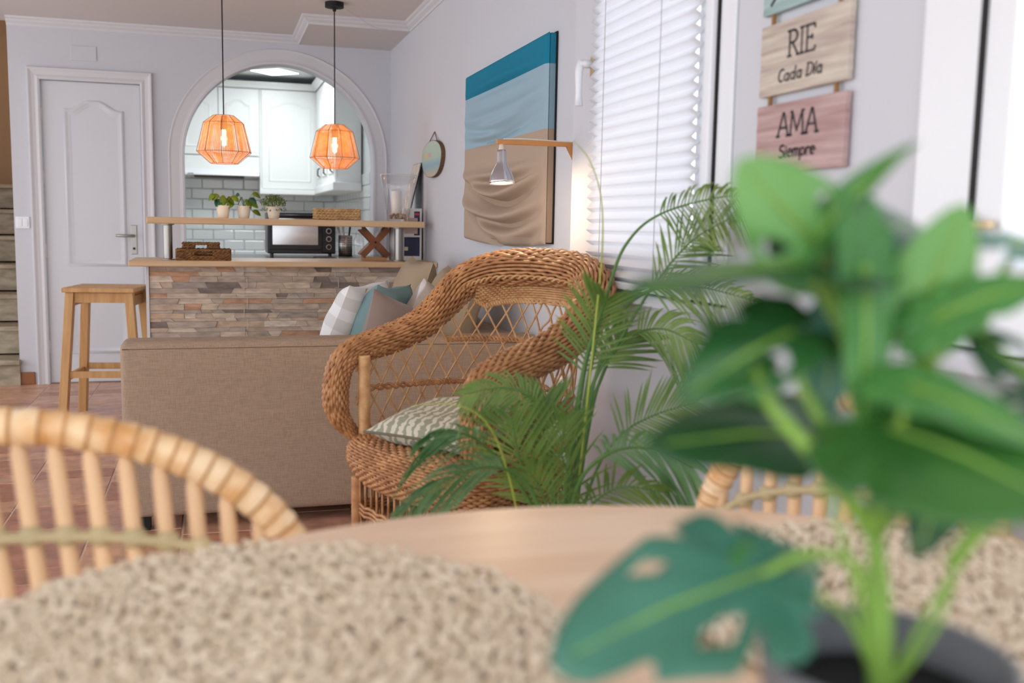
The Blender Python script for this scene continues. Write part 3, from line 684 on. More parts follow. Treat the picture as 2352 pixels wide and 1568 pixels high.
# ------------------------------------------------------------------ pendant lamps
mCord = M('black_cord', (14, 14, 15), .6)
mJute = M('jute_string', (232, 168, 112), .8, trans=.45, rgb2=(210, 140, 84), vscale=40)
mRib = M('shade_rib', (92, 60, 42), .7)
mRib2 = M('shade_hoop', (168, 108, 66), .7)
mBulb = M('warm_bulb', (255, 220, 170), .3, emit=(255, 214, 160), estr=18)
def pendant(x, y, zbot, label, rot):
    t = thing('pendant_lamp', label, 'pendant lamp', (x, y, zbot), 'pendant lamps over the bar')
    zt_ = zbot+.258; pf = [(.055, zt_), (.108, zt_-.040), (.147, zbot+.062), (.074, zbot)]
    cn = MB().lathe([(0, ZC-.001), (.055, ZC-.001), (.055, ZC-.03), (.012, ZC-.036), (.009, ZC-.052), (0, ZC-.052)], (x, y, 0), 28).build('canopy', mCord, t)
    MB().tube([(x, y, ZC-.05), (x, y, zt_-.005)], .0035, 6).build('cord', mCord, t)
    wv = MB(); NS = 92
    for k in range(NS):
        q = 2*PI*(k+.5)/NS+rot; c, s_ = math.cos(q), math.sin(q)
        fac = PI/5; qq = ((q-rot) % fac)-fac/2; fl = math.cos(fac/2)/math.cos(qq)
        pts = [V((x+c*r*fl, y+s_*r*fl, z)) for r, z in pf]
        dense = 1.0
        tg = V((-s_, c, 0)); o = len(wv.v)
        for i, p in enumerate(pts):
            wd = (pf[i][0]*2*PI/NS)*.5*(.70 if i < 2 else (.56 if i == 2 else .62)); wv.v += [p-tg*wd, p+tg*wd]
        for i in range(3): wv.f.append((o+2*i, o+2*i+1, o+2*i+3, o+2*i+2))
    stuff(wv.build('string_shade', mJute, t))
    for k in range(10):
        q = 2*PI*k/10+rot; MB().tube([(x+math.cos(q)*(r+.001), y+math.sin(q)*(r+.001), z) for r, z in pf], .0013, 5).build('rib', mRib, t)
    for r, z in pf:
        MB().tube([(x+math.cos(2*PI*k/10+rot)*r, y+math.sin(2*PI*k/10+rot)*r, z) for k in range(10)],   .0015, 5, closed=True).build('hoop', mRib2, t)
    MB().lathe([(0, zt_), (.017, zt_), (.019, zt_-.05), (.016, zt_-.075), (0, zt_-.075)], (x, y, 0), 16).build('socket', mRib, t)
    MB().lathe([(.008, zt_-.075), (.014, zt_-.095), (.017, zt_-.125), (.014, zt_-.155), (0, zt_-.168)], (x, y, 0), 16).build('bulb', mBulb, t, smooth=True)
    light('pendant_light', 'POINT', (x, y, zt_-.13), 2.7, (1.0, .76, .54), .03)
pendant(.061, 5.76, 1.440, 'left woven string pendant lamp hanging over the bar, slightly larger in view', .2)
pendant(.704, 6.13, 1.452, 'right woven string pendant lamp hanging over the bar near the wall', .5)
# thin white wire between the right canopy and the soffit
tag(MB().tube(spline([(.76, 6.13, 2.395), (.86, 6.25, 2.372), (.98, 6.42, 2.352), (1.08, 6.5, 2.358)], 6), .0016, 5).build('ceiling_wire', M('white_wire', (190, 182, 176), .6)), 'thin pale wire drooping from the right lamp canopy along the ceiling', 'wire')

# ------------------------------------------------------------------ wall lamp
LY, LZ = YS+.0095, 1.404
wl = thing('wall_lamp', 'wall lamp with wooden arm and small metal bell shade over the wicker chair', 'wall lamp', (XN, LY, LZ))
mArm = M('oiled_wood_arm', (196, 134, 74), .45, var=.15)
XA = XN+.022
MB().box(.882, XA-.004, LY-.008, LY+.008, LZ-.008, LZ+.007).build('arm', mArm, wl, bevel=.002)
MB().prism([(XA-.002, LY-.008, LZ+.007), (XA-.04, LY-.008, LZ-.008), (XA-.002, LY-.008, LZ-.075)], (0, .016, 0)).build('bracket', mArm, wl)
MB().tube(spline([(.905, LY, LZ+.009), (.98, LY, LZ+.012), (1.08, LY, LZ+.009), (XA-.006, LY, LZ+.007)], 6), .0022, 6).build('cord', M('white_cord', (222, 216, 206), .6), wl)
MB().tube(spline([(XA-.01, LY, LZ-.07), (XA-.012, LY-.002, LZ-.2), (XA-.011, LY-.003, LZ-.5), (XA-.012, LY-.003, LZ-.85)], 6), .0018, 5).build('cord', M('clear_cord', (206, 202, 196), .6), wl)
LX = .898
MB().lathe([(.007, 0), (.0085, -.016), (.0105, -.021)], (LX, LY, LZ-.008), 14).build('socket', M('ivory_plastic', (226, 214, 198), .5), wl, smooth=True)
MB().lathe([(.009, -.026), (.0145, -.028), (.0165, -.035), (.0165, -.064), (.0195, -.075), (.0265, -.088), (.033, -.101), (.038, -.116), (.0407, -.128), (.0418, -.136), (.0408, -.136), (.0395, -.128), (.0368, -.116), (.032, -.102), (.0255, -.089), (.0185, -.076), (.0155, -.064), (.0155, -.035), (.009, -.029)], (LX, LY, LZ), 32, (0, .11, 1), closed=True).build('shade', M('spun_aluminium', (196, 196, 200), .22, 1.0), wl, smooth=True)
MB().lathe([(0, -.100), (.026, -.108), (.0355, -.126), (.034, -.133), (0, -.135)], (LX, LY, LZ), 24, (0, .11, 1)).build('bulb', M('warm_small_bulb', (255, 235, 210), .3, emit=(255, 226, 186), estr=7), wl, smooth=True)
light('wall_lamp_light', 'POINT', (LX, LY-.015, LZ-.144), 4.6, (1.0, .72, .44), .012)
# ------------------------------------------------------------------ things on the right wall
pic = thing('canvas_picture', 'large draped fabric wall picture in teal, pale blue and sand bands', 'picture', (XR, 4.27, 1.065))
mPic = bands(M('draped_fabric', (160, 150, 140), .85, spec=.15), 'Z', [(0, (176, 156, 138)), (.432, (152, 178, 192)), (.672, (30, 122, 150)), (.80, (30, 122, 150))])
PX = XR-.045
FOLDS = [(.02, .155, .030, .32), (.10, .10, .030, .40), (.195, .135, .034, .42), (.285, .03, .022, .5), (.475, .05, .016, .62), (.515, .065, .018, .5), (.555, .03, .012, .5), (.70, .0, .010, .3)]
def picf(u, v):
    y = lerp(3.625, 4.905, u); z = v*.79; dx = 0
    for (z0, sag, amp, ph) in FOLDS:
        zc = z0+sag*(2*abs(u-ph))**1.7*(.7 if u > ph else 1.0)
        q = (z-zc)/.030; env = math.sin(PI*min(1, max(0, u)))**.9
        dx += amp*env*(math.exp(-q*q)-.85*math.exp(-((q+1.0)**2)*2.5))
    zz = 1.065+z-(.022*math.sin(PI*u) if v < .02 else 0)
    edge = min(1, min(u, 1-u)*60, min(v, 1-v)*60+.0)
    return (PX+.012-dx*1.9-.012*math.sqrt(max(0, edge)), y, zz)
MB().grid(90, 120, picf).build('drapery', mPic, pic, smooth=True)
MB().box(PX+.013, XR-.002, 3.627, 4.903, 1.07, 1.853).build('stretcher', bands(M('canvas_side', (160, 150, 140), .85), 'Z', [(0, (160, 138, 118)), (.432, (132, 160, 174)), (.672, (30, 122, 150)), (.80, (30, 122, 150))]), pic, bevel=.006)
MB().box(XR-.0065, XR-.001, 3.622, 4.908, 1.066, 1.858).build('backing', mBlack, pic)
# hanging wooden disc
dc = thing('wooden_plaque', 'round painted wood slice hanging from a string beside the draped picture', 'plaque', (XR, 5.79, 1.40))
rim = [(XR-.001, 5.79+.275*math.cos(q)*(1+.04*math.sin(3*q)), 1.508+.112*math.sin(q)*(1+.05*math.cos(2*q))) for q in [2*PI*i/40 for i in range(40)]]
MB().prism(rim, (-.022, 0, 0)).build('bark_rim', M('bark', (118, 88, 62), .9, var=.3, vscale=40), dc)
face = [(XR-.0232, 5.79+(p[1]-5.79)*.975, 1.508+(p[2]-1.508)*.97) for p in rim]
MB().prism(face, (-.001, 0, 0)).build('painting', bands(M('painted_wood', (170, 190, 180), .7), 'Z', [(0, (196, 176, 150)), (.055, (150, 172, 176)), (.075, (132, 168, 186)), (.11, (168, 188, 176)), (.24, (176, 196, 184))], soft=True), dc)
MB().box(XR-.0252, XR-.0243, 5.80, 5.86, 1.52, 1.545).build('motif', M('pink_dab', (204, 160, 168), .7), dc)
MB().box(XR-.0252, XR-.0243, 5.90, 5.97, 1.518, 1.55).build('motif', M('yellow_dab', (206, 186, 130), .7), dc)
MB().tube([(XR-.012, 5.90, 1.612), (XR-.004, 5.79, 1.665), (XR-.012, 5.69, 1.612)], .003, 6).build('string', M('twine', (130, 104, 90), .9), dc)

# three hanging word signs
def stroke(mb, pts, wd, y0, z0, sy, sz, x, closed=False):
    for a, b_ in zip(pts[:-1], pts[1:]):
        p, q = V((x, y0-a[0]*sy, z0+a[1]*sz)), V((x, y0-b_[0]*sy, z0+b_[1]*sz)); d = (q-p)
        if d.length < 1e-6: continue
        L = d.length; d.normalize(); mb.obox((p+q)/2, (V((1, 0, 0)), d, d.cross(V((1, 0, 0)))), (.0006, L/2+wd*.35, wd/2))
def arc(cx_, cy_, rx, ry, a0, a1, n=10): return [(cx_+rx*math.cos(math.radians(lerp(a0, a1, i/n))), cy_+ry*math.sin(math.radians(lerp(a0, a1, i/n)))) for i in range(n+1)]
GL = {
 'R': ([[(.12, 0), (.12, 1)], [(0, 1), (.3, 1)]+arc(.3, .76, .25, .24, 90, -90)+[(.12, .52)], [(.28, .52), (.62, 0)], [(.02, 0), (.24, 0)], [(.54, 0), (.68, 0)]], .72),
 'I': ([[(.1, 0), (.1, 1)], [(0, 1), (.2, 1)], [(0, 0), (.2, 0)]], .3),
 'E': ([[(.1, 0), (.1, 1)], [(0, 1), (.5, 1), (.52, .86)], [(.1, .53), (.38, .53)], [(.38, .6), (.38, .46)], [(0, 0), (.52, 0), (.56, .15)]], .62),
 'A': ([[(0, 0), (.3, 1), (.36, 1), (.64, 0)], [(.12, .36), (.52, .36)], [(-.06, 0), (.1, 0)], [(.54, 0), (.72, 0)]], .74),
 'M': ([[(.04, 0), (.12, 1), (.42, .18), (.72, 1), (.80, 0)], [(-.04, 0), (.12, 0)], [(.72, 0), (.9, 0)], [(.04, 1), (.14, 1)], [(.7, 1), (.82, 1)]], .96),
 'C': ([arc(.34, .5, .3, .5, 60, 300, 12)], .62),
 'a': ([arc(.24, .3, .2, .3, 0, 360, 12), [(.44, .6), (.44, 0), (.52, 0)]], .62),
 'd': ([arc(.24, .3, .2, .3, 0, 360, 12), [(.46, 1.05), (.44, 0), (.52, 0)]], .64),
 'D': ([[(.08, 0), (.08, 1)], [(0, 1), (.2, 1)]+arc(.2, .5, .42, .5, 90, -90, 12)+[(0, 0)]], .72),
 'í': ([[(.08, .6), (.08, 0)], [(.06, .74), (.18, .92)]], .26),
 'i': ([[(.08, .6), (.08, 0), (.14, 0)], [(.08, .76), (.08, .82)]], .26),
 'S': ([arc(.28, .74, .22, .24, 40, 270, 10)+arc(.28, .25, .24, .25, 90, -140, 10)], .62),
 'e': ([[(.04, .32), (.44, .36)]+arc(.24, .32, .2, .3, 10, 300, 12)], .54),
 'm': ([[(.04, 0), (.06, .6)], [(.06, .45)]+arc(.2, .44, .13, .16, 160, 0, 6)+[(.33, 0)], [(.33, .45)]+arc(.47, .44, .13, .16, 160, 0, 6)+[(.6, 0)]], .74),
 'p': ([[(.06, .6), (.06, -.36)], arc(.26, .3, .2, .3, 150, -150, 12)], .56),
 'r': ([[(.06, .6), (.06, 0)], [(.06, .38)]+arc(.24, .4, .16, .2, 150, 50, 6)], .42),
 ' ': ([], .34)}
def word(text, y0, z0, h, sx, wd, x, mat, parent, slant=0):
    """letters run towards the camera side of the wall (smaller y = further right in view)"""
    pen = 0
    for ch in text:
        gs, adv = GL[ch]; mb = MB()
        for g in gs: stroke(mb, [(pen+p[0]+p[1]*slant, p[1]) for p in g], wd*R.uniform(.9, 1.1), y0, z0, sx, h, x)
        pen += adv
        if mb.v: mb.build('letter', mat, parent)
    return pen*sx
mInk = M('black_ink', (38, 36, 42), .6)
def board_mat(n, a, b_): return M(n, a, .7, rgb2=b_, vscale=7, stretch=(1, .7, 9), bump=.15, bscale=20)
KY = XN/1.19
def NZ(z): return 1.14+(z-1.14)*KY
XS = XN-.004
def signboard(label, y0, y1, z0, z1, mat, edge):
    t = thing('word_sign', label, 'sign', (XN, (y0+y1)/2, z0), 'hanging word signs')
    b_ = MB(); n = 12
    pl = [(y0+.001*math.sin(i*2.1), lerp(z0, z1, i/n)) for i in range(n+1)]+[(y1+.001*math.sin(i*1.7), lerp(z1, z0, i/n)) for i in range(n+1)]
    b_.prism([(XS, a, c) for a, c in pl], (-.014, 0, 0)); b_.build('board', mat, t, bevel=.002)
    return t
k = KY
s1 = signboard('pale cream wooden sign reading RIE Cada Día, middle of the hanging set', 1.698*k, 2.022*k, NZ(1.428), NZ(1.580), board_mat('cream_board', (206, 196, 182), (172, 156, 148)), None)
word('RIE', 1.912*k, NZ(1.502), .050, .062, .0042, XS-.0148, mInk, s1)
word('Cada Día', 1.945*k, NZ(1.453), .024, .036, .0030, XS-.0148, mInk, s1, .12)
s2 = signboard('pinkish wooden sign reading AMA Siempre, lowest of the hanging set', 1.698*k, 2.026*k, NZ(1.262), NZ(1.408), board_mat('pink_board', (190, 164, 162), (162, 130, 128)), None)
word('AMA', 1.935*k, NZ(1.337), .046, .060, .0046, XS-.0148, mInk, s2)
word('Siempre', 1.928*k, NZ(1.293), .024, .036, .0034, XS-.0148, mInk, s2, .1)
s3 = signboard('blue-green wooden sign cut by the top of the view, top of the hanging set', 1.70*k, 2.02*k, NZ(1.603), NZ(1.75), board_mat('aqua_board', (168, 192, 190), (132, 160, 160)), None)
ml = MB(); stroke(ml, [(0, 0), (.4, .5), (.5, 1)], .006, 1.985*k, NZ(1.622), .05, .03, XS-.0148); ml.build('letter', mInk, s3)
mRp = M('jute_rope', (150, 112, 66), .9, bump=.5, bscale=300)
for i, (z0, z1, tgt) in enumerate(((1.408, 1.428, s2), (1.580, 1.603, s1))):
    for y in (1.74*k, 1.985*k): MB().tube([(XS-.007, y, NZ(z0)-.004), (XS-.007, y, NZ(z1)+.004)], .005, 8).build('rope', mRp, tgt)

# triple socket with a plug
so = thing('triple_socket', 'white rounded triple wall socket with a pale plug beside the wicker chair', 'socket', (1.11, 3.098, .50))
for i, z in enumerate((.612, .568, .524)):
    u_ = MB().lathe([(.0, 0), (.026, 0), (.027, .006), (.027, .058), (.022, .06), (.019, .05), (0, .048)], (XN-.0005, 3.104, z), 24, (-1, 0, 0)).build('socket_unit', mPVC, so, smooth=True)
    MB().lathe([(0, 0), (.018, 0)], (XN-.0495, 3.104, z), 20, (-1, 0, 0)).build('recess', M('socket_recess', (96, 92, 90), .7), u_)
pg = MB().tube([(XN-.045, 3.104, .524), (XN-.085, 3.104, .522)], [.012, .009], 12).build('plug', M('ivory_plug', (222, 208, 178), .5), so, smooth=True)
MB().tube(spline([(XN-.08, 3.104, .522), (XN-.12, 3.10, .505), (XN-.13, 3.09, .45), (XN-.085, 3.10, .43), (XN-.11, 3.1, .36), (XN-.10, 3.1, .05)], 6), .0028, 6).build('plug_cable', M('ivory_cable', (206, 188, 166), .6), so, smooth=True)

# ------------------------------------------------------------------ stool
st = thing('bar_stool', 'pine bar stool in front of the white door', 'stool', (-.585, 6.05, 0))
ca, sa = math.cos(math.radians(-9)), math.sin(math.radians(-9))
def S(a, b_, z): return V((-.585+a*ca-b_*sa, 6.05+a*sa+b_*ca, z))
sd = (S(1, 0, 0)-S(0, 0, 0), S(0, 1, 0)-S(0, 0, 0), V((0, 0, 1)))
for i in range(2): MB().obox(S(0, -.098+.196*i, .738), sd, (.19, .0965, .0125)).build('seat_board', mPine, st, bevel=.004)
def leg(a, b_): return S(a*.155, b_*.148, .7245), S(a*.205, b_*.19, 0)
for a in (-1, 1):
    for b_ in (-1, 1):
        p, q = leg(a, b_); MB().beam(q, p, .046, .046, side=sd[0]).build('leg', mPine, st, bevel=.003)
def ons(a, b_, z): p, q = leg(a, b_); return p.lerp(q, (p.z-z)/p.z)
for (z, w_, h_) in ((.695, .02, .055), (.27, .018, .036)):
    for b_ in (-1, 1): MB().beam(ons(-1, b_, z), ons(1, b_, z), w_, h_, side=sd[1]).build('apron' if z > .5 else 'stretcher', mPine, st)
    for a in (-1, 1): MB().beam(ons(a, -1, z-.02), ons(a, 1, z-.02), w_, h_, side=sd[0]).build('apron' if z > .5 else 'stretcher', mPine, st)

# ------------------------------------------------------------------ sofa
def rbox(mb, x0, x1, y0, y1, z0, z1, r, crown=0):
    """soft upholstered block: rounded box built as a superellipsoid grid"""
    c = V(((x0+x1)/2, (y0+y1)/2, (z0+z1)/2)); h = V(((x1-x0)/2, (y1-y0)/2, (z1-z0)/2)); n = 9
    import itertools
    for ax in range(3):
        for sg in (-1, 1):
            o = len(mb.v); ticks = []
            for kk in range(3):
                hh = h[kk]; t = [-hh]+[-hh+r*(1-math.cos(PI/2*i/3)) for i in (1, 2, 3)]+[(-hh+r)+(2*hh-2*r)*i/8 for i in range(1, 8)]+[hh-r*(1-math.cos(PI/2*i/3)) for i in (3, 2, 1)]+[hh]; ticks.append(t)
            a1, a2 = [kk for kk in range(3) if kk != ax]
            for u in ticks[a1]:
                for w2 in ticks[a2]:
                    p = V((0, 0, 0)); p[ax] = sg*h[ax]; p[a1] = u; p[a2] = w2
                    q = V([max(-h[i]+r, min(h[i]-r, p[i])) for i in range(3)]); dd = p-q
                    if dd.length > 1e-9: dd = dd.normalized()*r
                    pp = q+dd
                    if crown: 
                        f = (1-(u/h[a1])**2)*(1-(w2/h[a2])**2); pp[ax] += sg*crown*max(0, f)
                    mb.v.append(c+pp)
            m = len(ticks[a2])
            for i in range(len(ticks[a1])-1):
                for j in range(m-1): mb.f.append((o+i*m+j, o+(i+1)*m+j, o+(i+1)*m+j+1, o+i*m+j+1))
    return mb
sf = thing('sofa', 'beige linen corner sofa with a long low end panel facing the dining table', 'sofa', (.45, 4.6, 0))
rbox(MB(), -.328, XR-.006, 3.752, 3.90, .05, .700, .028).build('end_panel', mLinen, sf, smooth=True)
MB().tube([(-.32, 3.7535, .672), (1.23, 3.7535, .672)], .0022, 6).build('seam', M('dark_seam', (112, 92, 74), .9), sf)
rbox(MB(), -.31, XR-.26, 3.902, 5.55, .10, .30, .02).build('base', mLinen, sf, smooth=True)
rbox(MB(), -.31, XR-.25, 3.905, 4.72, .30, .44, .04, .01).build('seat_cushion', mLinen, sf, smooth=True)
rbox(MB(), -.31, XR-.25, 4.73, 5.55, .30, .44, .04, .01).build('seat_cushion', mLinen, sf, smooth=True)
rbox(MB(), XR-.25, XR-.008, 3.902, 5.56, .05, .68, .03).build('backrest', mLinen, sf, smooth=True)
mLin2 = M('beige_linen_cushion', (178, 158, 134), .9, bump=.4, bscale=300, spec=.15)
for x, y in ((-.27, 3.80), (1.15, 3.80), (-.27, 5.5), (1.15, 5.5)): MB().box(x-.03, x+.03, y-.025, y+.03, 0, .052).build('leg', mBlack, sf)
def pillow(name, label, c, u, v_, su, sv, th, mat, group='cushions on the sofa', pinch=.10, cat='cushion', piping=None):
    u = V(u).normalized(); v_ = V(v_); v_ = (v_-u*v_.dot(u)).normalized(); n = u.cross(v_); c = V(c); mb = MB(); N = 25
    def pt(a, b_, sg):
        x, y = 2*a-1, 2*b_-1
        xx = x*(1-pinch*(1-y*y)*abs(x)**2); yy = y*(1-pinch*(1-x*x)*abs(y)**2)
        h = th*((1-x**4)*(1-y**4))**.55*(1+.08*math.sin(5*x+3*y)+.05*math.sin(9*y-4*x))
        return c+u*(xx*su)+v_*(yy*sv)+n*(sg*h)
    for sg in (-1, 1): mb.grid(N, N, lambda a, b_: pt(a, b_, sg))
    o = mb.build(name, mat, None, smooth=True, org=c)
    if cat: tag(o, label, cat, group)
    if piping:
        e = [pt(t/24, 0, 1) for t in range(25)]+[pt(1, t/24, 1) for t in range(1, 25)]+[pt(1-t/24, 1, 1) for t in range(1, 25)]+[pt(0, 1-t/24, 1) for t in range(1, 24)]
        MB().tube(e, .004, 6, closed=True).build('piping', piping, o, smooth=True)
    # fabric coordinates: rotate the object so local axes follow the cushion
    Rm = Matrix((u, v_, n)).transposed(); me = o.data
    inv = Rm.inverted()
    for vv in me.vertices: vv.co = inv @ vv.co
    o.rotation_mode = 'QUATERNION'; o.rotation_quaternion = Rm.to_quaternion()
    for ch in o.children:
        for vv in ch.data.vertices: vv.co = inv @ vv.co
    return o
mSofaC = M('sofa_back_cushion', (166, 148, 124), .9, bump=.4, bscale=300, spec=.15)
pillow('back_cushion', 'plain beige back cushion at the far end of the sofa by the bar', (.96, 5.05, .73), (.05, 1, 0), (.28, 0, .96), .36, .235, .085, mSofaC)
pillow('back_cushion', 'plain beige back cushion seen through the wicker chair lattice', (.985, 4.30, .715), (.05, 1, 0), (.30, 0, .95), .37, .235, .09, mSofaC)
def striped(n, a, b_, sc, axis, dist=.5):
    m = M(n, a, .85, spec=.15, bump=.2, bscale=400); nt = m.node_tree; bb = nt.nodes['Principled BSDF']
    tc = node(nt, 'ShaderNodeTexCoord'); mp = node(nt, 'ShaderNodeMapping'); nt.links.new(tc.outputs['Object'], mp.inputs[0])
    wv = node(nt, 'ShaderNodeTexWave'); wv.bands_direction = axis; wv.inputs['Scale'].default_value = sc; wv.inputs['Distortion'].default_value = dist; wv.inputs['Detail Scale'].default_value = 3
    nt.links.new(mp.outputs[0], wv.inputs['Vector']); rp = node(nt, 'ShaderNodeValToRGB')
    e = rp.color_ramp.elements; e[0].position = .42; e[1].position = .52; e[0].color = (*s2l(a), 1); e[1].color = (*s2l(b_), 1)
    nt.links.new(wv.outputs[0], rp.inputs[0]); nt.links.new(rp.outputs[0], bb.inputs['Base Color']); return m
pillow('striped_cushion', 'white cushion with faint grey bands, leftmost on the sofa', (.545, 4.25, .68), (.50, .86, 0), (-.42, .1, -.88), .215, .225, .07, striped('white_stripes', (228, 228, 230), (213, 211, 210), 3.2, 'Y', 0.0))
tp = pillow('teal_cushion', 'teal cushion with small gold sprigs beside the white striped one', (.655, 4.175, .68), (.50, .86, -.05), (-.36, .1, -.93), .20, .215, .07, M('teal_cotton', (120, 148, 150), .85, spec=.15, bump=.15, bscale=300))
mGold = M('gold_print', (200, 178, 120), .4, .5)
for i, (a, b_) in enumerate([(-.12, -.15), (.02, -.13), (.13, -.11), (-.05, -.07), (.09, -.04), (-.14, -.02), (.0, .03), (.14, .05), (-.08, .1), (.06, .13)]):
    h = .072*((1-(a/.2)**4)*(1-(b_/.215)**4))**.55*1.1
    for sg in (-1, 1):
        m_ = MB()
        for an in (-.5, 0, .5): m_.tube([(0, 0, 0), (math.sin(an)*.018, -math.cos(an)*.020, 0)], .0014, 4)
        me_ = m_.build('sprig', mGold, tp); me_.data.transform(Matrix.Translation(-(me_.location*0)))
        for vv in me_.data.vertices: vv.co = V((vv.co.x+ORG[tp.name].x, vv.co.y+ORG[tp.name].y, vv.co.z+ORG[tp.name].z))
        me_.location = (a, b_, sg*(h+.004))
pillow('grey_cushion', 'plain taupe grey cushion in front of the teal one', (.72, 4.03, .625), (.86, .42, -.30), (-.28, -.05, -.95), .20, .20, .075, M('taupe_velvet', (140, 122, 114), .8, var=.12, vscale=4, spec=.2, sheen=.3))
pillow('banded_cushion', 'taupe cushion with white bands between the teal cushion and wicker chair', (.875, 4.15, .69), (.72, .66, -.28), (-.40, .1, -.90), .19, .19, .07, striped('white_bands', (176, 164, 156), (222, 220, 220), 2.2, 'X', .0))
# ------------------------------------------------------------------ wicker armchair
mWick = M('honey_wicker', (190, 138, 90), .42, rgb2=(148, 97, 56), vscale=26, stretch=(1, 1, 1), spec=.5)
mWick2 = M('pale_wicker', (210, 168, 118), .42, rgb2=(182, 132, 84), vscale=30, spec=.5)
WK = .90
WO = V((.556, 2.967, 0))*WK; WB = V((.898, .441, 0)); WSD = V((.441, -.898, 0))
def wz(z): return CAMH-(CAMH-z)*WK if z >= .29 else z*(CAMH-(CAMH-.29)*WK)/.29
def W(s_, b_, z): return WO+WSD*(s_*WK)+WB*(b_*WK)+V((0, 0, wz(z)))
wc = thing('wicker_chair', 'honey-coloured wicker armchair with rolled arms and open lattice back', 'armchair', WO+WB*.25)
half = [(-.325, .035, .425), (-.352, -.015, .50), (-.358, -.022, .60), (-.350, .005, .685), (-.345, .085, .722), (-.342, .20, .748), (-.344, .32, .788), (-.346, .420, .856), (-.316, .500, .935), (-.200, .565, .982), (0, .588, .995)]
full = half+[(-a, b_, c) for a, b_, c in reversed(half[:-1])]
RAIL = spline([W(*p) for p in full], 14); NR = len(RAIL)
def rail_frame(u):
    f = min(max(u, 0), 1)*(NR-1); i = min(int(f), NR-2); t = f-i; p = RAIL[i].lerp(RAIL[i+1], t)
    d = (RAIL[min(i+2, NR-1)]-RAIL[max(i-1, 0)]).normalized()
    cen = WO+WB*.22+V((0, 0, .55)); out = p-cen; out = (out-d*out.dot(d)).normalized()
    return p, d, out
def roll(u, v_):
    p, d, o = rail_frame(u); bn = d.cross(o); q = 2*PI*v_; e = min(1, u*9+.35, (1-u)*9+.35)
    # wide flat roll: fuller on arms and crown
    mid = math.sin(PI*min(1, max(0, u)))**3; a, b_ = (.040+.017*mid)*e, (.031+.019*mid)*e
    # rotate so that the roll lies flat over the arms
    return p+bn*(math.cos(q)*a)+o*(math.sin(q)*b_)
mb = MB(); weave(mb, roll, 29, 112, .0054, .0040, 2, 5, tw=1)
stuff(mb.build('rolled_rail', mWick, wc, smooth=True))
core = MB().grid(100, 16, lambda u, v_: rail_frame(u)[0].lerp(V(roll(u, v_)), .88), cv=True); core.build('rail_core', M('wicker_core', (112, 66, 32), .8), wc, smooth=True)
# plan curve of the back shell and the height of the rail above it
def shell(t):
    """t 0..1 round the U from far front arm to near front arm"""
    q = PI*(1-t); n = .62
    c, s_ = math.cos(q), math.sin(q)
    return (-.322*(-1 if c > 0 else 1)*abs(c)**.55*(1), .03+.52*abs(s_)**.72)
def shell_s(t):
    a, b_ = shell(t); return a, b_
HT = {}
def railh(t):
    a, b_ = shell(t); best = None
    tgt = W(a, b_, 0)
    k_ = 1e9; z = .7
    for i in range(12, NR-12):
        p = RAIL[i]; dd = (p.x-tgt.x)**2+(p.y-tgt.y)**2
        if dd < k_: k_ = dd; z = CAMH-(CAMH-p.z)/WK
    return z
NT = 60
RH = [railh(i/NT) for i in range(NT+1)]
def rh(t): f = min(max(t, 0), 1)*NT; i = min(int(f), NT-1); return lerp(RH[i], RH[i+1], f-i)
def SH(t, z):
    a, b_ = shell(t); k_ = 1+.06*(z-.45); lean = .10*(z-.43)*math.sin(PI*t)**2
    return W(a*k_, b_*k_+lean-.01, z)
# arc-length table for even lattice
acc = [0.0]
for i in range(1, 201): acc.append(acc[-1]+(SH(i/200, .6)-SH((i-1)/200, .6)).length)
LT = acc[-1]
def t_of(s_):
    s_ = min(max(s_, 0), LT)
    for i in range(1, 201):
        if acc[i] >= s_: return (i-1+(s_-acc[i-1])/max(1e-9, acc[i]-acc[i-1]))/200
    return 1.0
def in_panel(t, z): return False
la = MB(); sp_ = .058; slope = .52
def ztop(t):
    h = rh(t); c = max(0, 1-abs(t-.5)/.27)
    return h-.03-(.085*min(1, c*3) if c > 0 else 0)
for dr in (-1, 1):
    s0 = -1.2
    while s0 < LT+1.2:
        run = []
        for i in range(90):
            z = .435+.62*i/89; s_ = s0+dr*(z-.435)*slope
            if 0.01 < s_ < LT-.01 and z < ztop(t_of(s_)): run.append(SH(t_of(s_), z)+V((0, 0, 0)))
            elif run:
                if len(run) > 3: la.tube(run[::3]+[run[-1]], .0034, 5)
                run = []
        if len(run) > 3: la.tube(run[::3]+[run[-1]], .0034, 5)
        s0 += sp_
la.build('lattice', mWick2, wc, smooth=True)
def twist(mb, f, n, turns, r, amp):
    for k_ in range(2):
        pts = []
        for i in range(n+1):
            t = i/n; p = V(f(t)); q = turns*2*PI*t+k_*PI; pts.append(p+V((0, 0, 1))*(amp*math.sin(q))+(p-(WO+WB*.22)).normalized()*(amp*.6*math.cos(q)))
        mb.tube(pts, r, 5)
    return mb
twist(MB(), lambda t: SH(lerp(.015, .985, t), .585), 240, 30, .0048, .006).build('mid_rail', mWick, wc, smooth=True)
twist(MB(), lambda t: SH(lerp(.20, .80, t), .735), 200, 22, .0048, .006).build('upper_rail', mWick, wc, smooth=True)
# woven crest panel under the rolled top
cp_ = MB()
def crest(u, v_):
    t = lerp(.285, .715, u); return SH(t, lerp(rh(t)-.012, ztop(t), v_))
weave(cp_, crest, 13, 52, .0044, .0034, 2, 5, tw=1); stuff(cp_.build('crest_panel', mWick2, wc, smooth=True))
twist(MB(), lambda t: SH(lerp(.28, .72, t), ztop(lerp(.28, .72, t))-.004), 220, 24, .0048, .005).build('crest_edge', mWick2, wc, smooth=True)
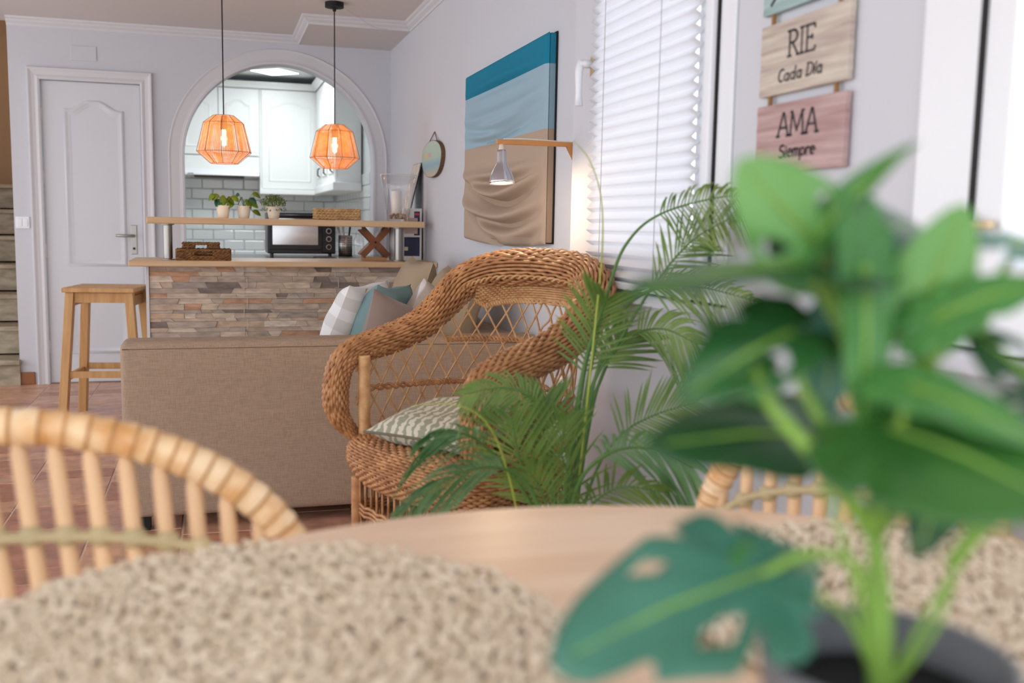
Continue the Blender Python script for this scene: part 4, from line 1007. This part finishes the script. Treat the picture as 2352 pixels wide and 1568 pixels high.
# braided edge on the inside of the roll
br = MB()
for side in (1,):
    for k_ in range(2):
        pts = []
        for i in range(361):
            u = lerp(.12, .88, i/360); p, d, o = rail_frame(u); bn = d.cross(o); q = 2*PI*46*i/360+k_*PI
            pts.append(p-o*.036+bn*(.006*math.sin(q))-o*(.004*math.cos(q))+WB*(-.03))
        br.tube(pts, .0042, 5)
br.build('rail_braid', mWick2, wc, smooth=True)
# wrapped front posts
for sg in (-1, 1):
    po = MB(); pr2 = []
    for i in range(61): pr2.append((.0170+.0011*(i % 2), wz(.432)+(wz(.702)-wz(.432))*i/60))
    po.lathe(pr2, W(sg*.292, .045, 0), 14); po.build('arm_post', mWick2, wc, smooth=True)
# seat deck and rounded woven apron
def outl(t):
    """front outline of the seat: far side, round the front, near side"""
    q = PI*t; return -.335*math.cos(q)*(1 if abs(math.cos(q)) < .001 else abs(math.cos(q))**-.45), .30-.35*math.sin(q)**.55
def outl2(t):
    P_ = [(-.335, .34), (-.34, .18), (-.33, .05), (-.26, -.02), (-.13, -.05), (0, -.055), (.13, -.05), (.26, -.02), (.33, .05), (.34, .18), (.335, .34)]
    f = t*10; i = min(int(f), 9); x = f-i; g = lambda k_: V((*P_[max(0, min(10, k_))], 0))
    a, b_, c, d = g(i-1), g(i), g(i+1), g(i+2); r = .5*((2*b_)+(c-a)*x+(2*a-5*b_+4*c-d)*x*x+(3*b_-a-3*c+d)*x**3); return r.x, r.y
PROF = [(.12, .432), (.06, .440), (.01, .432), (-.012, .405), (-.014, .37), (.0, .335), (.022, .305), (.045, .29)]
def apron(u, v_):
    a, b_ = outl2(u); e = .004; a2, b2 = outl2(min(1, u+e)); a1, b1 = outl2(max(0, u-e)); tx, ty = a2-a1, b2-b1; L = math.hypot(tx, ty) or 1; nx, ny = -ty/L, tx/L
    f = v_*(len(PROF)-1); f = min(max(f, 0), len(PROF)-1.0001); i = int(f); x = f-i; q = lerp(PROF[i][0], PROF[i+1][0], x); z = lerp(PROF[i][1], PROF[i+1][1], x)
    return W(a+nx*q, b_+ny*q, z)
ap = MB(); weave(ap, apron, 26, 60, .0054, .0042, 2, 5, tw=1); stuff(ap.build('seat_apron', mWick, wc, smooth=True))
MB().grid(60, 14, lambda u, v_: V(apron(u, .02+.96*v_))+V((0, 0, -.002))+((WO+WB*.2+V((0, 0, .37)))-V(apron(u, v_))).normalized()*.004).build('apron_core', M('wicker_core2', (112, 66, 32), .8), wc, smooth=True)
dk = MB(); weave(dk, lambda u, v_: W(lerp(-.29, .29, u), lerp(.0, .50, v_), .434), 56, 50, .0042, .002, 2, 4); stuff(dk.build('seat_weave', mWick, wc, smooth=True))
# base: wrapped legs, braided rails, slanted lattice
LEGS = [(-.295, .02), (.295, .02), (-.25, .46), (.25, .46)]
for (a, b_) in LEGS:
    MB().lathe([(.018+.0011*(i % 2), i*wz(.30)/60) for i in range(61)], W(a, b_, 0), 12).build('leg', mWick, wc, smooth=True)
def baseline(t):
    P_ = [(-.25, .47), (-.30, .25), (-.30, .02), (0, -.02), (.30, .02), (.30, .25), (.25, .47)]
    f = min(t, .99999)*6; i = int(f); x = f-i; return lerp(P_[i][0], P_[i+1][0], x), lerp(P_[i][1], P_[i+1][1], x)
rl = MB()
for z in (.232, .222, .212, .06, .05):
    rl.tube([W(*baseline(i/60), z+.003*math.sin(i*2.2)) for i in range(61)], .0055, 5)
rl.build('base_rail', mWick, wc, smooth=True)
sl = MB()
for i in range(1, 46):
    t = i/46; sl.tube([W(*baseline(t), .225), W(*baseline(t), .30)], .0042, 5)
    for dt in (-.03, .03):
        if 0 < t+dt < 1 and i % 2 == 0: sl.tube([W(*baseline(t), .22), W(*baseline(t+dt), .055)], .0036, 5)
sl.build('base_lattice', mWick, wc, smooth=True)
# seat cushion
mSC = striped('olive_stripes', (204, 198, 182), (150, 150, 130), 12, 'X', 6.0)
pillow('seat_cushion', 'olive and cream striped cushion lying on the wicker seat', W(.0, .20, .500), WSD*.96+WB*.28+V((0, 0, -.02)), WB*1+V((0, 0, .10)), .195, .18, .047, mSC, group=None, piping=M('olive_piping', (112, 108, 88), .8))

# ------------------------------------------------------------------ palm
mPalm = M('palm_leaf', (124, 152, 72), .42, rgb2=(80, 114, 46), vscale=8, trans=.25, spec=.5)
mPalmL = M('palm_leaf_pale', (128, 166, 120), .40, rgb2=(92, 138, 84), vscale=8, trans=.25, spec=.5)
mRach = M('palm_stem', (84, 124, 56), .5, var=.25); mSpear = M('palm_spear', (160, 172, 66), .5)
PB = V((.80, 2.30, 0))
pm = thing('areca_palm', 'potted areca palm with arching feathery fronds beside the wicker chair', 'plant', PB)
MB().lathe([(.12, 0), (.15, .30), (.16, .30), (.16, .32), (.145, .32), (.14, .28), (0, .275)], PB, 32).build('pot', M('dark_pot', (60, 58, 56), .6), pm, smooth=True)
def frond(pts, L, n, t0=.35, w_=.011, mat=mPalm, droop=.25, fan=.9, side=None, r=.006, both=True, seed=0, up=0.0):
    """arching rachis through pts with two ranks of narrow leaflets"""
    rr = random.Random(seed); P_ = spline(pts, 12); m = len(P_)-1
    fo = MB().tube(P_, [lerp(r, .0012, i/m) for i in range(m+1)], 6).build('frond', mRach, pm, smooth=True)
    lf = MB()
    for i in range(n):
        u = lerp(t0, .995, (i/(n-1))**.9); f = u*m; k_ = min(int(f), m-1); p = P_[k_].lerp(P_[k_+1], f-k_); d = (P_[min(k_+2, m)]-P_[max(k_-1, 0)]).normalized()
        sv = V(side) if side else V((0, 0, 1)); sv = (sv-d*sv.dot(d)).normalized(); 
        q = (u-t0)/(1-t0); ln = L*(.32+.98*math.sin(PI*min(1, .20+.76*q)))*rr.uniform(.88, 1.1)*(1 if q < .92 else .75)
        for sg in ((-1, 1) if both else (1,)):
            dir_ = (d*lerp(.45, 1.3, q)+sv*sg*fan+V((0, 0, up))+V((rr.uniform(-.12, .12), rr.uniform(-.12, .12), rr.uniform(-.1, .1)))).normalized()
            nn = dir_.cross(d) if sg > 0 else d.cross(dir_)
            if nn.length < 1e-4: nn = V((0, 0, 1))
            o = len(lf.v); nn = nn.normalized(); s_ = dir_.cross(nn).normalized(); ns = 5
            for j in range(ns+1):
                t = j/ns; ww = .50*w_*math.sin(PI*(.12+.88*t))**.75*.5 if j < ns else 0.0002
                c = p+dir_*(ln*t)-V((0, 0, 1))*(droop*ln*t*t); lf.v += [c-s_*ww+nn*ww*.35, c.copy(), c+s_*ww+nn*ww*.35]
            for j in range(ns): a = o+j*3; lf.f += [(a, a+1, a+4, a+3), (a+1, a+2, a+5, a+4)]
    stuff(lf.build('leaflets', mat, fo, smooth=True)); return fo
IMR = RT.copy(); IMU = UP.copy()
def A(*q): return [at(*p) for p in q]
B0 = (1290, 1260, 2.37)
frond(A((1285, 1250, 2.37), (1325, 950, 2.37), (1348, 820, 2.37), (1378, 725, 2.35), (1392, 690, 2.33)), .115, 26, .42, .014, droop=.12, fan=.75, side=RT, r=.011, seed=1)
frond(A((1300, 1250, 2.37), (1350, 880, 2.37), (1405, 640, 2.37), (1450, 545, 2.37), (1520, 490, 2.35), (1640, 455, 2.19), (1730, 450, 2.03)), .085, 34, .66, .012, droop=.5, fan=.8, side=(RT*.3-UP).normalized(), r=.006, seed=2)
frond(A((1305, 1250, 2.37), (1350, 920, 2.37), (1430, 770, 2.37), (1520, 630, 2.32), (1600, 545, 2.27), (1700, 490, 2.08)), .10, 30, .55, .012, droop=.1, fan=.75, side=(UP*.8+RT*.3).normalized(), r=.006, seed=3)
frond(A((1305, 1250, 2.37), (1360, 900, 2.37), (1420, 730, 2.37), (1500, 668, 2.32), (1600, 660, 2.27), (1740, 690, 2.01)), .085, 32, .60, .012, droop=.25, fan=.6, side=UP, r=.005, seed=4)
frond(A((1310, 1250, 2.42), (1370, 900, 2.42), (1440, 780, 2.42), (1520, 755, 2.37), (1600, 790, 2.27)), .10, 26, .58, .013, droop=.45, fan=.8, side=UP, r=.005, seed=5)
frond(A((1310, 1250, 2.47), (1345, 980, 2.47), (1385, 860, 2.47), (1415, 800, 2.47), (1440, 765, 2.47)), .12, 24, .55, .014, droop=.15, fan=.85, side=(RT*.9+UP*.2).normalized(), r=.007, seed=6)
frond(A((1310, 1260, 2.32), (1370, 1080, 2.29), (1430, 995, 2.27), (1510, 950, 2.25), (1600, 925, 2.23)), .105, 24, .48, .012, droop=.12, fan=.8, side=UP, r=.005, seed=7)
frond(A((1300, 1260, 2.22), (1330, 1110, 2.17), (1400, 1040, 2.12), (1490, 1030, 2.07), (1590, 1075, 2.03)), .125, 26, .45, .017, mat=mPalmL, droop=.5, fan=.9, side=(UP*.8-FW*.6).normalized(), r=.006, seed=8)
frond(A((1280, 1270, 2.22), (1215, 1120, 2.17), (1150, 1075, 2.12), (1060, 1085, 2.07), (930, 1160, 2.02)), .14, 20, .5, .020, mat=mPalmL, droop=.45, fan=.6, side=(UP*.7-FW*.7).normalized(), r=.006, seed=9)
frond(A((1280, 1270, 2.27), (1190, 1110, 2.22), (1120, 1030, 2.17), (1060, 995, 2.12), (980, 1005, 2.07)), .12, 18, .55, .016, mat=mPalmL, droop=.6, fan=.5, side=(UP*.7-FW*.7).normalized(), r=.005, seed=10)
frond(A((1285, 1260, 2.32), (1262, 1020, 2.32), (1235, 930, 2.29), (1165, 890, 2.27), (1065, 905, 2.25)), .078, 24, .5, .012, droop=.45, fan=.8, side=UP, r=.005, seed=11)
frond(A((1285, 1260, 2.37), (1258, 1080, 2.37), (1248, 990, 2.37), (1252, 915, 2.37)), .12, 24, .35, .013, droop=.1, fan=.6, side=RT, r=.005, seed=12)
frond(A((1290, 1260, 2.27), (1225, 1130, 2.27), (1190, 1040, 2.25), (1175, 960, 2.23)), .13, 20, .3, .013, droop=.15, fan=.7, side=RT, r=.005, seed=13)
frond(A((1300, 1260, 2.32), (1310, 1120, 2.29), (1290, 1040, 2.27), (1300, 960, 2.25)), .12, 20, .2, .012, droop=.15, fan=.6, side=RT, r=.005, seed=14)
frond(A((1300, 1270, 2.22), (1340, 1180, 2.17), (1420, 1120, 2.12), (1520, 1130, 2.07)), .10, 20, .35, .013, mat=mPalm, droop=.35, fan=.8, side=(UP*.8-FW*.5).normalized(), r=.005, seed=15)
frond(A((1290, 1270, 2.27), (1265, 1190, 2.25), (1240, 1120, 2.23), (1210, 1075, 2.21)), .10, 18, .2, .012, droop=.2, fan=.8, side=RT, r=.004, seed=16)
MB().tube(spline(A((1330, 1100, 2.32), (1372, 700, 2.32), (1384, 560, 2.29), (1380, 450, 2.27), (1355, 370, 2.25), (1320, 325, 2.23)), 8), [.0028-.002*i/40 for i in range(41)], 6).build('spear', mSpear, pm, smooth=True)
MB().tube(spline(A((1200, 1260, 2.17), (1178, 1130, 2.15), (1140, 1010, 2.12), (1095, 950, 2.09), (1030, 928, 2.07), (945, 930, 2.05)), 8), [.0026-.002*i/40 for i in range(41)], 6).build('spear', mSpear, pm, smooth=True)

# ------------------------------------------------------------------ dining table
TC = V((.365, .573, 0)); TR = .72
tb = thing('dining_table', 'round pale wooden dining table in the foreground', 'table', TC)
MB().lathe([(0, .722), (TR-.03, .722), (TR-.004, .730), (TR, .740), (TR-.003, .748), (TR-.01, .75), (0, .75)], TC, 96).build('table_top', mTable, tb, smooth=False)
MB().lathe([(.0, 0), (.30, 0), (.30, .02), (.08, .05), (.06, .10), (.05, .40), (.06, .68), (.2, .721), (0, .721)], TC, 40).build('pedestal', M('white_pedestal', (224, 222, 220), .4), tb, smooth=True)
# seagrass mats
mSea = M('seagrass', (236, 222, 200), .85, rgb2=(206, 186, 158), vscale=70, bump=.5, bscale=300)
def mat(cx_, cy_, r, label, seed):
    rr = random.Random(seed); t = thing('placemat', label, 'placemat', (cx_, cy_, .7505), 'woven placemats on the table')
    MB().lathe([(0, 0), (r-.004, 0), (r-.002, .004), (0, .005)], (cx_, cy_, .7505), 60).build('backing', M('seagrass_dark', (176, 152, 122), .9), t)
    m_ = MB(); ring = .012
    while ring < r-.004:
        n = max(6, int(2*PI*ring/.017)); ph = rr.uniform(0, 6)
        for i in range(n):
            q = 2*PI*i/n+ph; a = V((math.cos(q), math.sin(q), 0)); tg = V((-a.y, a.x, 0)); c = V((cx_, cy_, .7545))+a*(ring+rr.uniform(-.003, .003))
            for sg in (-1, 1):
                sw_ = rr.uniform(-.4, .4); dr_ = (tg*math.cos(sw_+sg*.5)+a*math.sin(sw_+sg*.5)); hz = rr.uniform(.003, .015); ln = rr.uniform(.008, .013)
                p0 = c-dr_*ln+a*(sg*.004); p2 = c+dr_*ln+a*(sg*.002)
                m_.tube([p0+V((0, 0, .0)), (p0*.7+p2*.3)+V((0, 0, hz*.8)), (p0*.3+p2*.7)+V((0, 0, hz)), p2+V((0, 0, .001))], [.0022, .0042*rr.uniform(.7, 1.2), .0038, .0018], 5, cap=False)
        ring += .0135
    stuff(m_.build('weave', mSea, t, smooth=True))
mat(.032, .872, .287, 'round woven seagrass placemat at the front left of the table', 3)
mat(.700, .83, .262, 'round woven seagrass placemat behind the potted monstera', 5)

# ------------------------------------------------------------------ rattan dining chairs
mRat = M('wrapped_rattan', (232, 200, 156), .38, rgb2=(204, 150, 92), vscale=22, stretch=(1, 1, 1), spec=.5)
mRatD = M('rattan_wrap_edge', (196, 140, 84), .45, var=.3, vscale=30); mRatL = M('rattan_wrap_pale', (238, 214, 178), .4, rgb2=(218, 176, 126), vscale=25)
mSpin = M('peeled_rattan', (222, 184, 142), .45, var=.15, vscale=10, stretch=(1, 1, .2))
mTie = M('rattan_tie', (196, 180, 138), .6, var=.25)
def rattan_chair(label, c, ang, a, b_, zc, rec, fan, nsp, x0, seed):
    """hoop back: c = plan centre of the hoop, ang = turn of its width axis"""
    T_ = V((math.cos(ang), math.sin(ang), 0)); F_ = V((T_.y, -T_.x, 0)); c = V((c[0], c[1], 0)); rr = random.Random(seed)
    t = thing('rattan_chair', label, 'chair', c+F_*.2)
    def H(q, k_=1.0): z = zc+b_*math.sin(q)*k_; return c+T_*(a*math.cos(q)*k_)-F_*(rec*(z-.45))+V((0, 0, z))
    N = 260; pts = [c+T_*a+F_*.03+V((0, 0, .44))]+[H(PI*i/N) for i in range(N+1)]+[c-T_*a+F_*.03+V((0, 0, .44))]
    rad = [.021]; dark = [False]; ph = 0.0
    for i in range(N+1):
        ph += rr.uniform(.10, .22)
        dark.append(ph >= 1.0)
        if ph >= 1.0: ph -= 1.0
        rad.append(.0205+.0030*math.sin(PI*min(1, ph+.12))**.5+rr.uniform(0, .0006))
    rad.append(.021); dark.append(False)
    ho = MB().tube(pts, rad, 14).build('hoop', mRat, t, smooth=True); ho.data.materials.append(mRatD); ho.data.materials.append(mRatL)
    sh_ = 0
    for i, p in enumerate(ho.data.polygons):
        rg = i//14
        if i % 14 == 0 and rg < len(dark) and dark[rg]: sh_ = rr.choice((0, 0, 2))
        p.material_index = 1 if (rg < len(dark) and dark[rg]) else sh_
    xs = [x0+i*(2*(-x0))/(nsp-1) for i in range(nsp)]; tops = []; 
    ring = []
    for x in xs:
        q = math.acos(max(-1, min(1, x))); top = H(q, .98); bot = c+T_*(a*(fan[0]+fan[1]*x))+F_*.02+V((0, 0, .455))
        MB().tube([bot, bot.lerp(top, .5), bot.lerp(top, .93), top], [.0105, .0108, .0102, .004], 10).build('spindle', mSpin, t, smooth=True)
        zz = zc+b_*math.sin(q)*.5; f = (zz-bot.z)/(top.z-bot.z); ring.append(bot.lerp(top, max(.05, f))+F_*.013)
    if len(ring) > 3:
        MB().tube(spline(ring, 6), .0068, 8).build('tie_ring', mTie, t, smooth=True)
        for p in ring: MB().lathe([(.009, -.012), (.0150, -.006), (.0150, .006), (.009, .012)], p-F_*.008, 10).build('binding', mTie, t, smooth=True)
    sc_ = c+F_*.235
    MB().lathe([(0, .425), (.235, .425), (.255, .437), (.25, .452), (.22, .458), (0, .456)], sc_, 40).build('seat', mRat, t, smooth=True)
    for (p, q) in ((-1, -1), (1, -1), (-1, 1), (1, 1)): MB().tube([sc_+T_*(p*.18)+F_*(q*.17)+V((0, 0, .43)), sc_+T_*(p*.23)+F_*(q*.22)], [.016, .014], 10).build('leg', mRat, t, smooth=True)
    MB().tube([sc_+V((math.cos(2*PI*i/30)*.22, math.sin(2*PI*i/30)*.22, .2)) for i in range(30)], .009, 8, closed=True).build('leg_ring', mRat, t, smooth=True)
    return t
rattan_chair('rattan chair with rounded spindle back at the left of the table', (-.275, 1.26), math.radians(2), .395, .262, .624, .12, (.16, .82), 19, -.95, 4)
rattan_chair('rattan chair half hidden behind the monstera, against the right wall', (.95, 1.18), math.radians(-66), .36, .30, .603, .03, (0, .9), 15, -.93, 8)

# ------------------------------------------------------------------ monstera in the foreground
def leaf_mat(n, a, b_, tr=.18): return M(n, a, .35, rgb2=b_, vscale=9, trans=tr, spec=.5)
mMonD = leaf_mat('monstera_dark', (44, 96, 44), (26, 70, 34)); mMonT = leaf_mat('monstera_teal', (72, 128, 108), (44, 100, 78), .1); mMonL = leaf_mat('monstera_light', (132, 184, 104), (104, 164, 84), .35); mMonM = leaf_mat('monstera_mid', (84, 146, 70), (56, 116, 52), .25)
mMonK = leaf_mat('monstera_deep', (68, 122, 50), (42, 90, 38), .2)
mPet = M('monstera_petiole', (140, 182, 78), .45, trans=.2, var=.15)
PC = at(2036, 1470, .60); PC = V((PC.x, PC.y, .7505))
mo = thing('potted_monstera', 'small monstera in a grey pot in the right foreground', 'plant', PC)
ZR = .887
MB().lathe([(.058, 0), (.0745, ZR-.7505-.004), (.0755, ZR-.7505), (.0715, ZR-.7505), (.0685, ZR-.7505-.03), (.05, .02), (0, .02)], PC, 48).build('pot', M('grey_ceramic', (112, 114, 120), .45, var=.1, vscale=10), mo, smooth=True)
MB().lathe([(0, ZR-.7505-.028), (.0695, ZR-.7505-.03)], PC, 32).build('soil', M('dark_soil', (24, 22, 22), .9, bump=.8, bscale=200), mo)
ROOT = V((PC.x, PC.y, ZR-.03))
def mleaf(base, tip, face, mat_, wide=1.0, fold=.12, bend=.25, splits=((40, .55), (70, .5), (105, .6), (-50, .55), (-80, .5), (-115, .6)), holes=(), pet=None, seed=0, pr_=.0042, blunt=.42, back=1.0):
    """heart-shaped split leaf: base = petiole joint, tip = leaf tip, face = direction its upper side looks"""
    base, tip = V(base), V(tip); d = tip-base; L = d.length; d.normalize(); n = V(face); n = (n-d*n.dot(d)).normalized(); s_ = d.cross(n); NTH, NS = 120, 12
    def Rr(th):
        a = abs(th)/PI; r = L*(1-.30*min(1, a*5)) if False else 0
        # ovate heart: tip at 0, wide flanks, notch at the petiole
        r = L*(.50+.50*math.exp(-(abs(th)/blunt)**1.5))*(1-.12*a)
        if a > .45: r *= lerp(1, back, min(1, (a-.45)/.25))
        if a > .90: r *= lerp(1, .35, (a-.90)/.10)
        deg = math.degrees(th)
        for (sd_, dp) in splits:
            q = abs(deg-sd_)/7.5
            if q < 1: r *= lerp(dp, 1, q**.6)
        return r
    def fn(u, v_):
        th = lerp(-PI, PI, u); r = Rr(th)*v_; x, y = math.sin(th)*r*wide, math.cos(th)*r
        z = -bend*L*(y/L)**2+fold*abs(x)-.35*(x*x)/L+.012*L*math.sin(9*th)*v_
        return base+s_*x+d*y+n*z
    def ok(u, v_):
        deg = lerp(-180, 180, u)
        for (hd, hv, wd, hl_) in holes:
            if ((deg-hd)/wd)**2+((v_-hv)/hl_)**2 < 1: return False
        return True
    lo = MB().grid(NTH, NS, fn, mask=ok).build('leaf', mat_, mo, smooth=True, solid=.0007)
    rib = MB().tube([base+n*.0012, base+d*(L*.45)+n*(.0012-bend*L*.2), base+d*(L*.9)+n*(.0012-bend*L*.81)], [.0022, .0016, .0006], 6); rib.build('midrib', mPet, lo, smooth=True)
    if pet:
        P_ = spline([V(p) for p in pet]+[base], 8); m = len(P_)-1
        MB().tube(P_, [lerp(pr_, pr_*.62, i/m) for i in range(m+1)], 8).build('petiole', mPet, lo, smooth=True)
    return lo
d0 = .60
node1 = at(2010, 1230, .61); node2 = at(1940, 760, .62)
MB().tube(spline([ROOT, at(2025, 1400, .605), node1, at(2005, 1060, .62), at(1960, 900, .62), node2, at(1880, 570, .62)], 8), [.0075, .0072, .007]+[.0066-.0035*i/45 for i in range(46)], 10).build('stem', mPet, mo, smooth=True)
toC = -FW
mleaf(at(1748, 1318, .60), at(1268, 1462, .56), UP*.70-FW*.55-RT*.15, mMonT, .95, .10, .20, holes=((-36, .58, 9, .17), (30, .72, 5, .08)), splits=((-58, .40), (-18, .72), (58, .66), (95, .6), (-100, .6)), pet=[ROOT+V((-.005, 0, 0)), at(1985, 1330, .60), at(1870, 1270, .60)], blunt=.56, back=.55)
mleaf(at(1768, 1300, .61), at(1920, 1260, .64), UP*.6-FW*.75, mMonM, .8, .05, .3, splits=())
mleaf(at(1872, 560, .62), at(1705, 370, .60), -FW*.9+UP*.2-RT*.3, mMonL, 1.05, .05, .10, holes=((-50, .60, 14, .22), (52, .62, 10, .18)), splits=((75, .6),), pet=[at(1880, 600, .62)], blunt=.55)
mleaf(at(1880, 545, .62), at(2075, 295, .60), -RT*.75-FW*.45+UP*.2, mMonM, .42, .45, .22, splits=(), pet=[at(1890, 600, .62)])
mleaf(at(1900, 560, .65), at(2150, 468, .68), UP*.55-FW*.8, mMonD, .75, .10, .25, holes=((35, .66, 9, .14),), pet=[node2], blunt=.6)
mleaf(at(2108, 722, .62), at(2225, 470, .60), -FW*.95-RT*.1, mMonL, 1.0, .06, .1, splits=((-60, .7),), pet=[node1, at(2120, 880, .62)])
mleaf(at(2150, 730, .60), at(2420, 600, .58), UP*.6-FW*.7, mMonM, .7, .1, .3, pet=[node1, at(2130, 900, .62)])
mleaf(at(1850, 612, .62), at(1440, 612, .56), UP*.95-FW*.22, mMonD, .85, .05, .12, splits=((60, .6), (-60, .6)), pet=[node2])
mleaf(at(1815, 765, .61), at(1600, 845, .57), UP*.50-FW*.8-RT*.1, mMonD, .85, .22, .40, holes=((-30, .62, 20, .25),), splits=((50, .7), (-90, .6)), pet=[at(1985, 1120, .62), at(1850, 900, .62)], blunt=.6)
mleaf(at(1735, 850, .615), at(1640, 700, .63), UP*.8-FW*.5, mMonM, .9, .1, .35, pet=[node1, at(1900, 1080, .60), at(1770, 930, .61)], pr_=.0058)
mleaf(at(1965, 640, .64), at(1865, 960, .62), -FW*.7-RT*.35+UP*.4, mMonT, .62, .12, .2, splits=((60, .7), (-90, .6)), pet=[node2])
mleaf(at(1985, 610, .60), at(2005, 1020, .585), -FW*.9+RT*.3+UP*.2, mMonM, .42, .2, .12, splits=((70, .75),), pet=[node2], blunt=.5)
mleaf(at(2050, 660, .63), at(2130, 820, .64), -FW*.8+UP*.5, mMonT, .9, .1, .2, splits=(), pet=[node2])
mleaf(at(1885, 1000, .68), at(1520, 965, .64), UP*.72-FW*.66, mMonD, .72, .06, .22, splits=((60, .6), (-70, .6)), pet=[node1], blunt=.55)
mleaf(at(2050, 985, .58), at(2470, 1120, .49), UP*.55-FW*.8, mMonK, 1.05, .10, .16, splits=((70, .75), (-100, .7)), pet=[node1], blunt=.7)
mleaf(at(2090, 890, .57), at(2420, 985, .52), UP*.75-FW*.6, mMonM, .65, .15, .2, splits=(), pet=[node1], blunt=.5)
mleaf(at(2400, 900, .60), at(2240, 745, .62), UP*.5-FW*.8, mMonD, .95, .1, .15, holes=((20, .6, 14, .16), (-40, .6, 10, .14)), pet=[at(2180, 1300, .60), at(2380, 1000, .6)], blunt=.6)
mleaf(at(2330, 560, .66), at(2420, 530, .7), UP*.8-FW*.5, mMonT, 1.0, .1, .2, pet=[at(2250, 760, .62)])
mleaf(at(2180, 1060, .60), at(2120, 1270, .57), UP*.3-FW*.9, mMonD, .9, .1, .2, pet=[node1])
# thin shoots beside the main stem
for (a, b_, c) in (((2150, 1440), (2200, 1300), (2300, 1180)), ((2120, 1430), (2180, 1330), (2240, 1240)), ((1960, 1440), (1900, 1380), (1830, 1330)), ((1975, 1420), (1950, 1280), (1860, 1020))):
    MB().tube(spline([ROOT, at(*a, .6), at(*b_, .6), at(*c, .6)], 6), .0022, 6).build('shoot', mPet, mo, smooth=True)
